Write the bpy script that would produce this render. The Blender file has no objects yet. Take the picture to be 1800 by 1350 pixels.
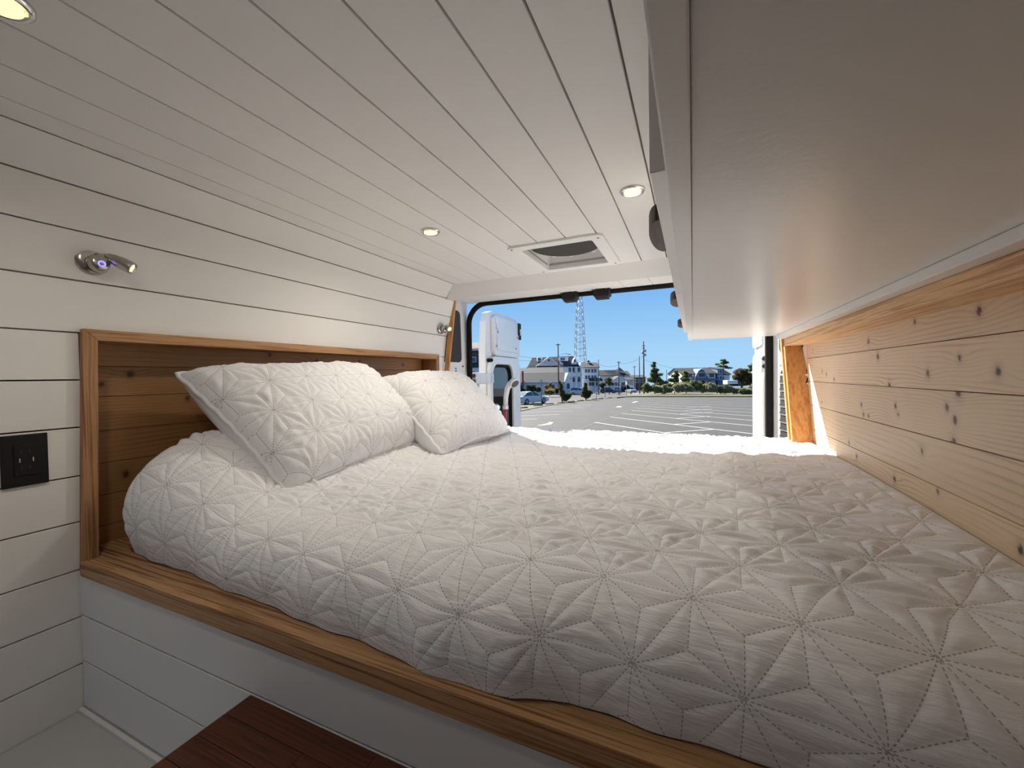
import bpy, bmesh, math, random
import numpy as np
from mathutils import Vector, Matrix

# ------------------------------------------------------------------ camera, sky, sun
random.seed(7); rng = np.random.default_rng(7)
sc = bpy.context.scene
col = sc.collection
CZ = 1.95                       # height of the camera above the ground under the van
F_PX = 714.06
YAW, PITCH, ROLL = math.radians(23.988), math.radians(-1.076), math.radians(-0.964)
def cam_basis():
    cy, sy, cp, sp, cr, sr = (math.cos(YAW), math.sin(YAW), math.cos(PITCH), math.sin(PITCH), math.cos(ROLL), math.sin(ROLL))
    f = np.array([-sy*cp, cy*cp, sp]); r0 = np.array([cy, sy, 0.0]); u0 = np.cross(r0, f)
    return np.array([cr*r0+sr*u0, -sr*r0+cr*u0, f])
CB = cam_basis()
cam_d = bpy.data.cameras.new('camera'); cam = bpy.data.objects.new('camera', cam_d); col.objects.link(cam)
cam_d.sensor_width = 36.0; cam_d.lens = 36.0*F_PX/1800.0; cam_d.clip_start = 0.01; cam_d.clip_end = 2000
mw = Matrix.Identity(4)
for i in range(3):
    mw[i][0] = CB[0][i]; mw[i][1] = CB[1][i]; mw[i][2] = -CB[2][i]
mw[2][3] = CZ
cam.matrix_world = mw
sc.camera = cam

SUN_DIR = Vector((1.05, -0.93, -1.0)).normalized()      # direction the light travels
world = bpy.data.worlds.new('sky'); sc.world = world; world.use_nodes = True
wn = world.node_tree.nodes; wl = world.node_tree.links
bg = wn['Background']
# clear autumn sky: pale blue at the horizon, deepening evenly with elevation in every direction
geo = wn.new('ShaderNodeNewGeometry'); sepn = wn.new('ShaderNodeSeparateXYZ'); wl.new(geo.outputs['Incoming'], sepn.inputs[0])
up = wn.new('ShaderNodeMath'); up.operation = 'MULTIPLY'; up.inputs[1].default_value = -1.0; wl.new(sepn.outputs[2], up.inputs[0])
cr = wn.new('ShaderNodeValToRGB'); wl.new(up.outputs[0], cr.inputs[0])
els = cr.color_ramp.elements
while len(els) < 5: els.new(0.5)
for e, (p, c) in zip(els, ((0.0, (0.43, 0.70, 0.95)), (0.06, (0.38, 0.66, 0.95)), (0.22, (0.185, 0.46, 0.89)), (0.5, (0.12, 0.34, 0.78)), (1.0, (0.09, 0.26, 0.66)))):
    e.position = p; e.color = (c[0], c[1], c[2], 1)
wl.new(cr.outputs[0], bg.inputs[0]); bg.inputs[1].default_value = 0.383
sun_d = bpy.data.lights.new('sun', 'SUN'); sun = bpy.data.objects.new('sun', sun_d); col.objects.link(sun)
sun_d.energy = 6.6; sun_d.angle = 0.0093; sun_d.color = (1.0, 0.95, 0.87)
sun.rotation_euler = SUN_DIR.to_track_quat('-Z', 'Y').to_euler(); sun.location = (-12, 14, 20)
LAMP_W = 1.05                    # watts of every ceiling downlight
sc.view_settings.view_transform = 'Standard'; sc.view_settings.look = 'None'
sc.view_settings.exposure = 1.36; sc.view_settings.gamma = 1.0; sc.view_settings.use_curve_mapping = False
try:
    sc.cycles.max_bounces = 14; sc.cycles.diffuse_bounces = 9; sc.cycles.sample_clamp_indirect = 6.0
except Exception:
    pass

# ------------------------------------------------------------------ measuring helpers (camera-relative metres)
def ray(u, v): return np.array([u-900.0, 675.0-v, F_PX]) @ CB
def on_x(u, v, X): d = ray(u, v); return d*X/d[0]
def on_y(u, v, Y): d = ray(u, v); return d*Y/d[1]
def on_z(u, v, Z): d = ray(u, v); return d*Z/d[2]
def at(u, v, c): return ray(u, v)*c/F_PX
HG, SLOPE = 1.95, 0.028         # the lot falls away gently behind the van
def ground_z(y): return -HG-SLOPE*y
def on_ground(u, v): d = ray(u, v); return d*(-HG/(d[2]+SLOPE*d[1]))

# ------------------------------------------------------------------ object helpers
ROOT = {}
def tag(o, label=None, cat=None, group=None, kind=None):
    if label: o['label'] = label
    if cat: o['category'] = cat
    if group: o['group'] = group
    if kind: o['kind'] = kind
    return o
def thing(name, loc, label, cat, group=None, rz=0.0, kind=None):
    o = bpy.data.objects.new(name, None); col.objects.link(o)
    o.location = (loc[0], loc[1], loc[2]+CZ); o.rotation_euler = (0, 0, rz)
    o.empty_display_size = 0.05
    ROOT[o] = (tuple(loc), rz)
    return tag(o, label, cat, group, kind)

class MB:
    def __init__(s): s.v = []; s.f = []; s.sm = []
    def add(s, vs, fs, smooth=False):
        n = len(s.v); s.v += [tuple(map(float, p)) for p in vs]
        s.f += [tuple(i+n for i in f) for f in fs]; s.sm += [smooth]*len(fs); return s
    def box(s, x0, x1, y0, y1, z0, z1):
        v = [(x, y, z) for z in (z0, z1) for y in (y0, y1) for x in (x0, x1)]
        return s.add(v, [(0,2,3,1),(4,5,7,6),(0,1,5,4),(2,6,7,3),(0,4,6,2),(1,3,7,5)])
    def hexa(s, p):   # 8 points, order as in box
        return s.add(p, [(0,2,3,1),(4,5,7,6),(0,1,5,4),(2,6,7,3),(0,4,6,2),(1,3,7,5)])
    def prism(s, poly, vec, smooth=False):    # 3d polygon swept along vec
        n = len(poly); vec = np.array(vec, float)
        v = [np.array(p, float) for p in poly]; v2 = [p+vec for p in v]
        fs = [tuple(range(n))[::-1], tuple(range(n, 2*n))]
        s.add(v+v2, fs); k = len(s.v)-2*n
        side = [(k+i, k+(i+1) % n, k+n+(i+1) % n, k+n+i) for i in range(n)]
        s.f += side; s.sm += [smooth]*n; return s
    def tube(s, path, r, n=10, cap=True, closed=False):
        path = [np.array(p, float) for p in path]; m = len(path)
        rs = r if hasattr(r, '__len__') else [r]*m
        ref = None; rings = []
        for i in range(m):
            a = path[i-1] if (i > 0 or closed) else path[i]; b = path[(i+1) % m] if (i < m-1 or closed) else path[i]
            t = b-a; t /= (np.linalg.norm(t)+1e-12)
            if ref is None:
                ref = np.array([0, 0, 1.0]) if abs(t[2]) < .9 else np.array([1.0, 0, 0])
            u = np.cross(t, ref); u /= (np.linalg.norm(u)+1e-12); w = np.cross(u, t); ref = w
            rings.append([path[i]+rs[i]*(math.cos(2*math.pi*k/n)*u+math.sin(2*math.pi*k/n)*w) for k in range(n)])
        vs = [p for q in rings for p in q]; fs = []
        for i in range(m if closed else m-1):
            j = (i+1) % m
            for k in range(n): fs.append((i*n+k, i*n+(k+1) % n, j*n+(k+1) % n, j*n+k))
        s.add(vs, fs, True)
        if cap and not closed:
            b = len(s.v)-len(vs)
            s.f += [tuple(b+k for k in range(n))[::-1], tuple(b+(m-1)*n+k for k in range(n))]; s.sm += [False, False]
        return s
    def lathe(s, prof, origin, axis, n=28):   # prof: (distance along axis, radius)
        ax = Vector(axis).normalized(); q = ax.to_track_quat('Z', 'Y'); vs = []; fs = []; o = Vector(origin)
        for (h, r) in prof:
            for k in range(n):
                a = 2*math.pi*k/n; vs.append(tuple(o+q @ Vector((r*math.cos(a), r*math.sin(a), h))))
        m = len(prof)
        for i in range(m-1):
            for k in range(n): fs.append((i*n+k, i*n+(k+1) % n, (i+1)*n+(k+1) % n, (i+1)*n+k))
        s.add(vs, fs, True); b = len(s.v)-len(vs)
        s.f += [tuple(b+k for k in range(n))[::-1], tuple(b+(m-1)*n+k for k in range(n))]; s.sm += [False, False]
        return s
    def ico(s, c, r, sub=1):
        bm = bmesh.new(); bmesh.ops.create_icosphere(bm, subdivisions=sub, radius=1.0)
        rr = r if hasattr(r, '__len__') else (r, r, r)
        vs = [(c[0]+p.co.x*rr[0], c[1]+p.co.y*rr[1], c[2]+p.co.z*rr[2]) for p in bm.verts]
        bm.verts.index_update(); fs = [tuple(q.index for q in f.verts) for f in bm.faces]; bm.free()
        return s.add(vs, fs, True)
    def build(s, name, mat, parent=None, local=False, bevel=0.0, smooth=None, fix=True):
        me = bpy.data.meshes.new(name); vs = np.array(s.v, float)
        if parent is not None:
            if not local:
                (lx, ly, lz), rz = ROOT[parent]
                vs = vs-np.array([lx, ly, lz])
                if rz:
                    c, q = math.cos(-rz), math.sin(-rz)
                    vs = np.stack([vs[:, 0]*c-vs[:, 1]*q, vs[:, 0]*q+vs[:, 1]*c, vs[:, 2]], 1)
            loc = None
        else:
            loc = vs.mean(0); loc[2] = vs[:, 2].min(); vs = vs-loc
        me.from_pydata(vs.tolist(), [], s.f)
        me.polygons.foreach_set('use_smooth', [bool(smooth) if smooth is not None else b for b in s.sm])
        if fix or bevel:
            bm = bmesh.new(); bm.from_mesh(me)
            if fix: bmesh.ops.recalc_face_normals(bm, faces=bm.faces)
            if bevel:
                es = [e for e in bm.edges if len(e.link_faces) == 2 and e.calc_face_angle(0) > 0.5]
                bmesh.ops.bevel(bm, geom=es, offset=bevel, segments=2, affect='EDGES', profile=0.6, clamp_overlap=True)
            bm.to_mesh(me); bm.free()
        o = bpy.data.objects.new(name, me); col.objects.link(o)
        if mat: me.materials.append(mat)
        if parent is not None:
            o.parent = parent; ROOT[o] = ROOT[parent]
        else:
            o.location = (loc[0], loc[1], loc[2]+CZ); ROOT[o] = ((loc[0], loc[1], loc[2]), 0.0)
        return o
def copy_tree(o, parent=None):
    c = o.copy(); col.objects.link(c)
    if parent is not None: c.parent = parent
    for ch in list(o.children): copy_tree(ch, c)
    return c
def box(name, mat, parent, x0, x1, y0, y1, z0, z1, bevel=0.0, local=False):
    return MB().box(x0, x1, y0, y1, z0, z1).build(name, mat, parent, local=local, bevel=bevel)

# ------------------------------------------------------------------ materials
class NT:
    def __init__(s, name):
        s.m = bpy.data.materials.new(name); s.m.use_nodes = True
        s.t = s.m.node_tree; s.n = s.t.nodes; s.l = s.t.links; s.b = s.n['Principled BSDF']
    def node(s, ty, **kw):
        q = s.n.new(ty)
        for k, v in kw.items(): setattr(q, k, v)
        return q
    def put(s, sock, v):
        if hasattr(v, 'is_output'): s.l.new(v, sock)
        else: sock.default_value = v
    def math(s, op, a, b=None, c=None):
        q = s.node('ShaderNodeMath', operation=op); s.put(q.inputs[0], a)
        if b is not None: s.put(q.inputs[1], b)
        if c is not None: s.put(q.inputs[2], c)
        return q.outputs[0]
    def noise(s, vec, scale, detail=3.0, rough=0.55, out='Fac'):
        q = s.node('ShaderNodeTexNoise'); q.inputs['Scale'].default_value = scale
        q.inputs['Detail'].default_value = detail; q.inputs['Roughness'].default_value = rough
        if vec is not None: s.l.new(vec, q.inputs['Vector'])
        return q.outputs[out]
    def mapping(s, vec, scale=(1, 1, 1), loc=(0, 0, 0), rot=(0, 0, 0)):
        q = s.node('ShaderNodeMapping'); s.l.new(vec, q.inputs['Vector'])
        q.inputs['Scale'].default_value = scale; s.put(q.inputs['Location'], loc); q.inputs['Rotation'].default_value = rot
        return q.outputs[0]
    def ramp(s, fac, stops):
        q = s.node('ShaderNodeValToRGB'); s.l.new(fac, q.inputs[0]); e = q.color_ramp.elements
        while len(e) < len(stops): e.new(0.5)
        for i, (p, c) in enumerate(stops):
            e[i].position = p; e[i].color = (c[0], c[1], c[2], 1)
        return q.outputs[0]
    def mix(s, fac, a, b, mode='MIX'):
        q = s.node('ShaderNodeMix', data_type='RGBA', blend_type=mode)
        s.put(q.inputs[0], fac)
        for k, v in ((6, a), (7, b)):
            s.put(q.inputs[k], v if hasattr(v, 'is_output') else (v[0], v[1], v[2], 1))
        return q.outputs[2]
    def bump(s, h, strength=0.2, dist=0.01):
        q = s.node('ShaderNodeBump'); q.inputs['Strength'].default_value = strength; q.inputs['Distance'].default_value = dist
        s.l.new(h, q.inputs['Height']); s.l.new(q.outputs[0], s.b.inputs['Normal'])
    def set(s, **kw):
        nm = dict(color='Base Color', rough='Roughness', metal='Metallic', spec='Specular IOR Level', emit='Emission Color', es='Emission Strength', coat='Coat Weight', trans='Transmission Weight', alpha='Alpha', sheen='Sheen Weight')
        for k, v in kw.items():
            if isinstance(v, (tuple, list)): v = (v[0], v[1], v[2], 1)
            s.put(s.b.inputs[nm[k]], v)
        return s
    def obj(s): return s.node('ShaderNodeTexCoord').outputs['Object']
    def rnd(s): return s.node('ShaderNodeObjectInfo').outputs['Random']
def plain(name, c, rough=0.5, metal=0.0, var=0.06, scale=20.0, bump=0.0, **kw):
    q = NT(name); v = q.obj(); n = q.noise(v, scale)
    lo = tuple(x*(1-var) for x in c); hi = tuple(min(1, x*(1+var)) for x in c)
    q.set(color=q.ramp(n, [(0.3, lo), (0.7, hi)]), rough=rough, metal=metal, **kw)
    if bump: q.bump(q.noise(v, scale*6, 4), bump, 0.004)
    return q.m
def painted(name, c, rough, bump=0.08, fine=260.0, var=0.02):
    q = NT(name); v = q.obj(); n = q.noise(v, 3.0)
    tone = q.math('MULTIPLY_ADD', q.rnd(), 0.05, 0.975)
    base = q.ramp(n, [(0.3, tuple(x*(1-var) for x in c)), (0.7, c)])
    q.set(color=q.mix(1.0, base, q.node_rgb(tone), 'MULTIPLY'), rough=rough)
    q.bump(q.noise(v, fine, 3), bump, 0.002)
    return q.m
def _node_rgb(s, val):
    q = s.node('ShaderNodeCombineColor')
    for i in range(3): s.l.new(val, q.inputs[i])
    return q.outputs[0]
NT.node_rgb = _node_rgb

def wood_axis(name, axis, light, dark, rings=70.0, rough=0.5, per_object=True, contrast=1.0):
    """sawn timber: straight growth lines running along the given axis"""
    q = NT(name); v = q.obj()
    off = q.node('ShaderNodeCombineXYZ')
    for i in range(3): q.l.new(q.math('MULTIPLY', q.rnd(), 13.7+5*i), off.inputs[i])
    vv = q.node('ShaderNodeVectorMath', operation='ADD'); q.l.new(v, vv.inputs[0]); q.l.new(off.outputs[0], vv.inputs[1]); v = vv.outputs[0]
    sc_ = [1.0, 1.0, 1.0]; sc_[axis] = 0.022
    st = q.mapping(v, tuple(sc_))
    lines = q.noise(st, rings*2.4, 3.0, 0.6)
    broad = q.noise(st, rings*0.35, 2.0, 0.5)
    mid = tuple((a+b)/2 for a, b in zip(light, dark))
    c1 = q.ramp(lines, [(0.40, dark), (0.475, mid), (0.53, light), (0.66, mid)])
    c2 = q.mix(q.math('MULTIPLY', broad, 0.3), c1, mid)
    tone = q.math('MULTIPLY_ADD', q.rnd(), 0.22, 0.89)
    q.set(color=q.mix(1.0, c2, q.node_rgb(tone), 'MULTIPLY'), rough=rough, spec=0.3)
    q.bump(lines, 0.15, 0.002)
    return q.m
def cedar_mat(name, light, mid, dark, knot, rough=0.5):
    """boards: growth lines follow the 'grain' field stored on each board, knots follow 'knot'"""
    q = NT(name); v = q.obj()
    g = q.node('ShaderNodeAttribute', attribute_name='grain').outputs['Fac']
    k = q.node('ShaderNodeAttribute', attribute_name='knot').outputs['Fac']
    st = q.mapping(v, (1.0, 0.06, 1.0))
    n1 = q.noise(st, 60.0, 3.0); n2 = q.noise(st, 420.0, 2.0); n3 = q.noise(v, 3.5, 2.0)
    ph = q.math('MULTIPLY_ADD', n1, 0.9, q.math('MULTIPLY', g, 118.0))
    w = q.math('FRACT', ph)
    c1 = q.ramp(w, [(0.0, mid), (0.10, light), (0.60, light), (0.93, dark), (1.0, mid)])
    vis = q.ramp(q.noise(q.mapping(v, (1.0, 0.35, 1.0)), 14.0, 2.0), [(0.35, (0.15, 0.15, 0.15)), (0.65, (1, 1, 1))])
    c1 = q.mix(vis, light, c1)
    c2 = q.mix(q.math('MULTIPLY', n2, 0.35), c1, mid)
    c3 = q.mix(q.math('MULTIPLY', q.math('SUBTRACT', n3, 0.40), 0.45), c2, dark)
    tone = q.math('MULTIPLY_ADD', q.rnd(), 0.20, 0.90)
    c4 = q.mix(1.0, c3, q.node_rgb(tone), 'MULTIPLY')
    halo = tuple(0.42*x for x in dark[:1])+tuple(0.36*x for x in dark[1:])
    c5 = q.mix(q.math('MINIMUM', q.math('MULTIPLY', k, 1.25), 1.0), c4, halo)
    q.set(color=q.mix(q.math('MAXIMUM', q.math('MULTIPLY_ADD', k, 2.0, -1.0), 0.0), c5, knot), rough=rough)
    q.bump(w, 0.04, 0.002)
    return q.m

def quilt_mat(name, s):
    """white cotton; the running stitches follow the hemp-leaf lines on the cloth's own UVs"""
    q = NT(name)
    uv = q.node('ShaderNodeUVMap', uv_map='cloth').outputs[0]
    sep = q.node('ShaderNodeSeparateXYZ'); q.l.new(uv, sep.inputs[0]); X, Y = sep.outputs[0], sep.outputs[1]
    h = s*math.sqrt(3)/2; tot = None
    def line(ang, spacing, median):
        c, sn = math.cos(ang), math.sin(ang)
        nrm = q.math('MULTIPLY_ADD', X, -sn, q.math('MULTIPLY', Y, c))
        t = q.math('MULTIPLY_ADD', X, c, q.math('MULTIPLY', Y, sn))
        cc = q.math('DIVIDE', nrm, spacing); k = q.math('ROUND', cc)
        d = q.math('MULTIPLY', q.math('ABSOLUTE', q.math('SUBTRACT', cc, k)), spacing)
        m = q.math('LESS_THAN', d, 0.00075)
        dash = q.math('LESS_THAN', q.math('FRACT', q.math('DIVIDE', t, 0.0062)), 0.6)
        m = q.math('MULTIPLY', m, dash)
        if median:
            par = q.math('MULTIPLY', q.math('ABSOLUTE', q.math('MODULO', k, 2.0)), h)
            tt = q.math('PINGPONG', q.math('SUBTRACT', t, par), h)
            m = q.math('MULTIPLY', m, q.math('LESS_THAN', tt, 2*h/3))
        return m
    for i in range(3):
        for med in (False, True):
            m = line(math.radians(60*i+(30 if med else 0)), s/2 if med else h, med)
            tot = m if tot is None else q.math('MAXIMUM', tot, m)
    v = q.obj(); n = q.noise(v, 5.0)
    base = q.ramp(n, [(0.3, (0.79, 0.79, 0.80)), (0.7, (0.82, 0.82, 0.83))])
    q.set(color=q.mix(q.math('MULTIPLY', tot, 0.75), base, (0.30, 0.27, 0.24)), rough=0.9, sheen=0.15, spec=0.2)
    # fine puckers of the washed cotton, drawn out across the cloth
    wv = q.noise(q.mapping(uv, (14.0, 75.0, 1.0)), 1.0, 3.0, 0.6); fb = q.noise(v, 900.0, 2)
    q.bump(q.math('MULTIPLY_ADD', fb, 0.06, wv), 0.8, 0.004)
    return q.m

S_Q = 0.12
M = {}
M['wall'] = painted('painted_shiplap', (0.80, 0.785, 0.755), 0.55)
M['ceil'] = painted('painted_ceiling_boards', (0.80, 0.785, 0.765), 0.55)
M['gap'] = plain('shadow_gap_backing', (0.42, 0.40, 0.37), 0.8)
M['cab'] = painted('satin_cabinet_paint', (0.77, 0.75, 0.73), 0.30, bump=0.10, fine=140.0)
M['pineX'] = wood_axis('pine_along_x', 0, (0.52, 0.31, 0.15), (0.19, 0.08, 0.03), rings=48.0)
M['pineY'] = wood_axis('pine_along_y', 1, (0.52, 0.30, 0.145), (0.30, 0.135, 0.05))
M['pineZ'] = wood_axis('pine_along_z', 2, (0.50, 0.28, 0.135), (0.22, 0.095, 0.035), rings=48.0)
M['rpineY'] = wood_axis('fir_along_y', 1, (0.74, 0.49, 0.26), (0.46, 0.24, 0.10))
M['rpineZ'] = wood_axis('fir_along_z', 2, (0.66, 0.34, 0.125), (0.47, 0.20, 0.06), rings=26.0)
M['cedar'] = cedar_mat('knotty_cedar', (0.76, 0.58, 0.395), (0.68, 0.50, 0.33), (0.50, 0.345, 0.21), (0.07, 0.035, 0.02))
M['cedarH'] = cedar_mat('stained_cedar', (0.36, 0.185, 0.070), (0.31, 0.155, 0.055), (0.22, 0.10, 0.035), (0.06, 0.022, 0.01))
M['quilt'] = quilt_mat('quilted_cotton', S_Q)
M['cotton'] = plain('plain_cotton', (0.81, 0.81, 0.81), 0.9, var=0.02, scale=8, bump=0.1)
M['nickel'] = plain('brushed_nickel', (0.50, 0.47, 0.43), 0.24, 1.0, var=0.1, scale=40)
M['chrome'] = plain('chrome', (0.75, 0.76, 0.78), 0.12, 1.0)
M['black'] = plain('black_plastic', (0.008, 0.008, 0.009), 0.5, spec=0.3)
M['rubber'] = plain('black_rubber', (0.010, 0.010, 0.011), 0.8, spec=0.15)
M['van'] = plain('white_van_paint', (0.74, 0.735, 0.72), 0.28, var=0.015, coat=0.3)
M['felt'] = plain('dark_grey_felt', (0.045, 0.043, 0.042), 0.9, scale=60)
M['walnut'] = wood_axis('walnut', 1, (0.085, 0.040, 0.022), (0.04, 0.018, 0.011))
M['white_pl'] = plain('white_plastic', (0.80, 0.80, 0.79), 0.4, var=0.01)
M['mesh_dark'] = plain('dark_fan_screen', (0.045, 0.042, 0.038), 0.7, scale=300)
M['red'] = plain('red_hose', (0.55, 0.02, 0.03), 0.35)
M['screw'] = plain('screw_head', (0.25, 0.24, 0.23), 0.4, 0.8)
q = NT('glowing_lens'); q.set(color=(0.9, 0.85, 0.6), emit=(1.0, 0.80, 0.33), es=0.60); M['lens'] = q.m
q = NT('blue_ring_light'); q.set(color=(0.2, 0.2, 0.9), emit=(0.12, 0.10, 1.0), es=1.6); M['blue'] = q.m
q = NT('tinted_glass'); q.set(color=(0.02, 0.022, 0.024), rough=0.06, spec=0.5, coat=0.4); M['glass'] = q.m
M['block'] = wood_axis('oiled_butcher_block', 0, (0.105, 0.030, 0.010), (0.055, 0.014, 0.005), rough=0.6)
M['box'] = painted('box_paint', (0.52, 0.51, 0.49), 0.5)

# ------------------------------------------------------------------ the van shell
W = 1.35; H = 0.523
YN = -1.10                       # where the modelled part of the van ends behind the camera
def wall_end(z): return 2.045+(z-0.08)*0.145      # the lining stops along a leaning line
# left wall: backing plus one object per shiplap board
mb = MB()
mb.box(-1.60, -1.56, YN, 2.20, -1.35, 0.60)
wl_o = mb.build('wall_left', M['gap']); tag(wl_o, 'white horizontal shiplap lining along the left side of the van', 'wall', kind='structure')
def backing(name, pts, vec, parent):
    return MB().prism(pts, vec).build(name, M['gap'], parent)
prof = [(-1.35, -1.35), (-1.35, -1.245), (-1.35, -1.131), (-1.35, -1.017), (-1.35, -0.903), (-1.35, -0.788), (-1.35, -0.674), (-1.35, -0.5605), (-1.35, -0.447), (-1.35, -0.332), (-1.35, -0.222), (-1.35, -0.105), (-1.35, 0.009), (-1.35, 0.1225), (-1.345, 0.247), (-1.321, 0.360), (-1.304, 0.459), (-1.222, 0.523)]
HB_Y0, HB_Y1, HB_Z0, HB_Z1 = 0.478, 1.972, -0.452, 0.132
TH = 0.012; GAP = 0.0032
def shiplap(y0, y1a, y1b, a, b):
    (xa, za), (xb, zb) = a, b
    d = np.array([xb-xa, zb-za]); L = np.linalg.norm(d); d /= L; n = np.array([-d[1], d[0]])   # n points out of the room (-x)
    if n[0] > 0: n = -n
    p0 = np.array([xa, za])+d*GAP/2; p1 = np.array([xb, zb])-d*GAP/2
    q0, q1 = p0+n*TH, p1+n*TH
    P = [(p0[0], y0, p0[1]), (q0[0], y0, q0[1]), (p0[0], y1a, p0[1]), (q0[0], y1a, q0[1]), (p1[0], y0, p1[1]), (q1[0], y0, q1[1]), (p1[0], y1b, p1[1]), (q1[0], y1b, q1[1])]
    MB().hexa(P).build('shiplap_board', M['wall'], wl_o, bevel=0.0012)
    return n
for i in range(len(prof)-1):
    a, b = prof[i], prof[i+1]
    za, zb = a[1], b[1]
    e0, e1 = wall_end(za), wall_end(zb)
    if zb <= HB_Z0+0.01 or za >= HB_Z1-0.03:
        shiplap(YN, e0, e1, a, b)
    else:
        shiplap(YN, HB_Y0-0.006, HB_Y0-0.006, a, b); shiplap(HB_Y1-0.006, e0, e1, a, b)
    # the dark backing seen in the gaps
    if zb <= HB_Z0+0.01 or za >= HB_Z1-0.03: segs = [(YN, min(e0, e1)-.01)]
    else: segs = [(YN, HB_Y0-.012), (HB_Y1, min(e0, e1)-.01)]
    for (s0, s1) in segs:
        MB().prism([(a[0]-TH-.001, s0, za-.003), (b[0]-TH-.001, s0, zb+.003), (b[0]-TH-.012, s0, zb+.003), (a[0]-TH-.012, s0, za-.003)], (0, s1-s0, 0)).build('backing_strip', M['gap'], wl_o)
# leaning wooden edge trim at the end of the left lining
tz0, tz1 = -0.44, 0.462
MB().hexa([(-1.338, wall_end(tz0)-.002, tz0), (-1.36, wall_end(tz0)-.002, tz0), (-1.338, wall_end(tz0)+.013, tz0), (-1.36, wall_end(tz0)+.013, tz0),
           (-1.298, wall_end(tz1)-.002, tz1), (-1.33, wall_end(tz1)-.002, tz1), (-1.298, wall_end(tz1)+.013, tz1), (-1.33, wall_end(tz1)+.013, tz1)]).build('edge_trim', M['rpineZ'], wl_o)

# ceiling
ce = MB().box(-1.56, 0.62, YN, 2.36, 0.60, 0.63).build('ceiling', M['gap']); tag(ce, 'white boarded van ceiling running to the rear doors', 'ceiling', kind='structure')
cx = [-1.222, -1.142, -1.026, -0.905, -0.785, -0.668, -0.553, -0.438, -0.321, -0.211, -0.1025, 0.010, 0.124, 0.238, 0.352, 0.466]
CEND = 1.968
VX0, VX1, VY0, VY1 = -0.690, -0.300, 1.505, 1.945        # roof vent trim
for i in range(len(cx)-1):
    x0, x1 = cx[i]+GAP/2+.0005, cx[i+1]-GAP/2-.0005
    parts = [(YN, CEND)]
    if x0 < VX1-.06 and x1 > VX0+.06: parts = [(YN, VY0+.05), (VY1-.05, CEND)]
    for (y0, y1) in parts:
        box('ceiling_board', M['ceil'], ce, x0, x1, y0, y1, H, H+TH, bevel=0.0014)
MB().box(-1.24, VX0+.05, YN, CEND, H+TH+.001, H+TH+.010).box(VX1-.05, 0.47, YN, CEND, H+TH+.001, H+TH+.010).box(VX0+.05, VX1-.05, YN, VY0+.05, H+TH+.001, H+TH+.010).box(VX0+.05, VX1-.05, VY1-.05, CEND, H+TH+.001, H+TH+.010).build('backing_sheet', M['gap'], ce)

# rear header: valance board, then the short white soffit boards up to the door seal
va = thing('trim_1', (-0.4, 1.97, 0.44), 'white valance board across the ceiling above the rear doors', 'trim', kind='structure')
MB().prism([(-1.222, 1.966, 0.524), (0.37, 1.966, 0.524), (0.37, 2.004, 0.452), (-1.303, 2.010, 0.452)], (0, 0.016, 0.006)).build('valance', M['ceil'], va)
xs = [-1.31, -1.17, -1.03, -0.89, -0.75, -0.61, -0.47, -0.33, -0.19, -0.05, 0.09, 0.23, 0.37]
for a, b in zip(xs[:-1], xs[1:]):
    a += .0016; b -= .0016
    MB().hexa([(a, 2.012, .452), (b, 2.012, .452), (a, 2.305, .478), (b, 2.305, .478), (a, 2.012, .464), (b, 2.012, .464), (a, 2.305, .490), (b, 2.305, .490)]).build('soffit_board', M['ceil'], va, bevel=0.001)
MB().hexa([(-1.4, 2.02, .468), (.45, 2.02, .468), (-1.4, 2.34, .495), (.45, 2.34, .495), (-1.4, 2.02, .60), (.45, 2.02, .60), (-1.4, 2.34, .60), (.45, 2.34, .60)]).build('header_core', M['van'], va)

# rear pillars and seal
wr = thing('wall_rear', (-0.49, 2.30, -1.35), 'white painted metal rear frame of the van around the door opening', 'wall', kind='structure')
def pill(name, pts, mat, th=(0, 0.0, 0), parent=None, bevel=0.0):
    return MB().prism(pts, th).build(name, mat, parent or wr, bevel=bevel)
# left pillar: a sheet along the side wall from behind the trim to the seal
def lp(y, z, off=0.0):   # point on the left pillar face
    t = (y-2.0)/0.34
    return (-1.395+0.045*t+off+(-(z-0.1)*0.02), y, z)
def rp(y, z, off=0.0):
    t = (2.34-y)/0.30
    return (0.352+0.075*t-off, y, z)
def sheet(fn, rect, off, th, name, mat, r=0.0, parent=None):
    y0, y1, z0, z1 = rect; pts = []
    if r <= 0: uv = [(y0, z0), (y1, z0), (y1, z1), (y0, z1)]
    else:
        uv = []
        for (cy_, cz_, a0) in ((y1-r, z0+r, -90), (y1-r, z1-r, 0), (y0+r, z1-r, 90), (y0+r, z0+r, 180)):
            for k in range(6):
                a = math.radians(a0+18*k); uv.append((cy_+r*math.cos(a), cz_+r*math.sin(a)))
    pts = [fn(y, z, off) for (y, z) in uv]
    sgn = 1 if fn is lp else -1
    return MB().prism(pts, (-sgn*th, 0, 0)).build(name, mat, parent or wr)
sheet(lp, (1.98, 2.34, -1.35, 0.60), 0.0, 0.10, 'pillar', M['van'])
sheet(lp, (1.99, 2.262, 0.095, 0.425), 0.003, 0.012, 'pillar_insert', M['felt'], r=0.03)
sheet(lp, (1.98, 2.262, -0.60, -0.005), 0.003, 0.012, 'pillar_insert', M['felt'], r=0.04)
sheet(lp, (1.98, 2.275, -0.61, 0.010), 0.0015, 0.008, 'insert_rim', M['van'], r=0.045)
for (yy, zz, rr) in ((2.272, 0.070, .006), (2.20, 0.055, .005), (2.20, 0.036, .008)):
    p = lp(yy, zz, 0.002); MB().lathe([(0, rr), (0.002, rr)], (p[0], p[1], p[2]), (1, 0, 0), 12).build('drill_hole', M['black'], wr)
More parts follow.
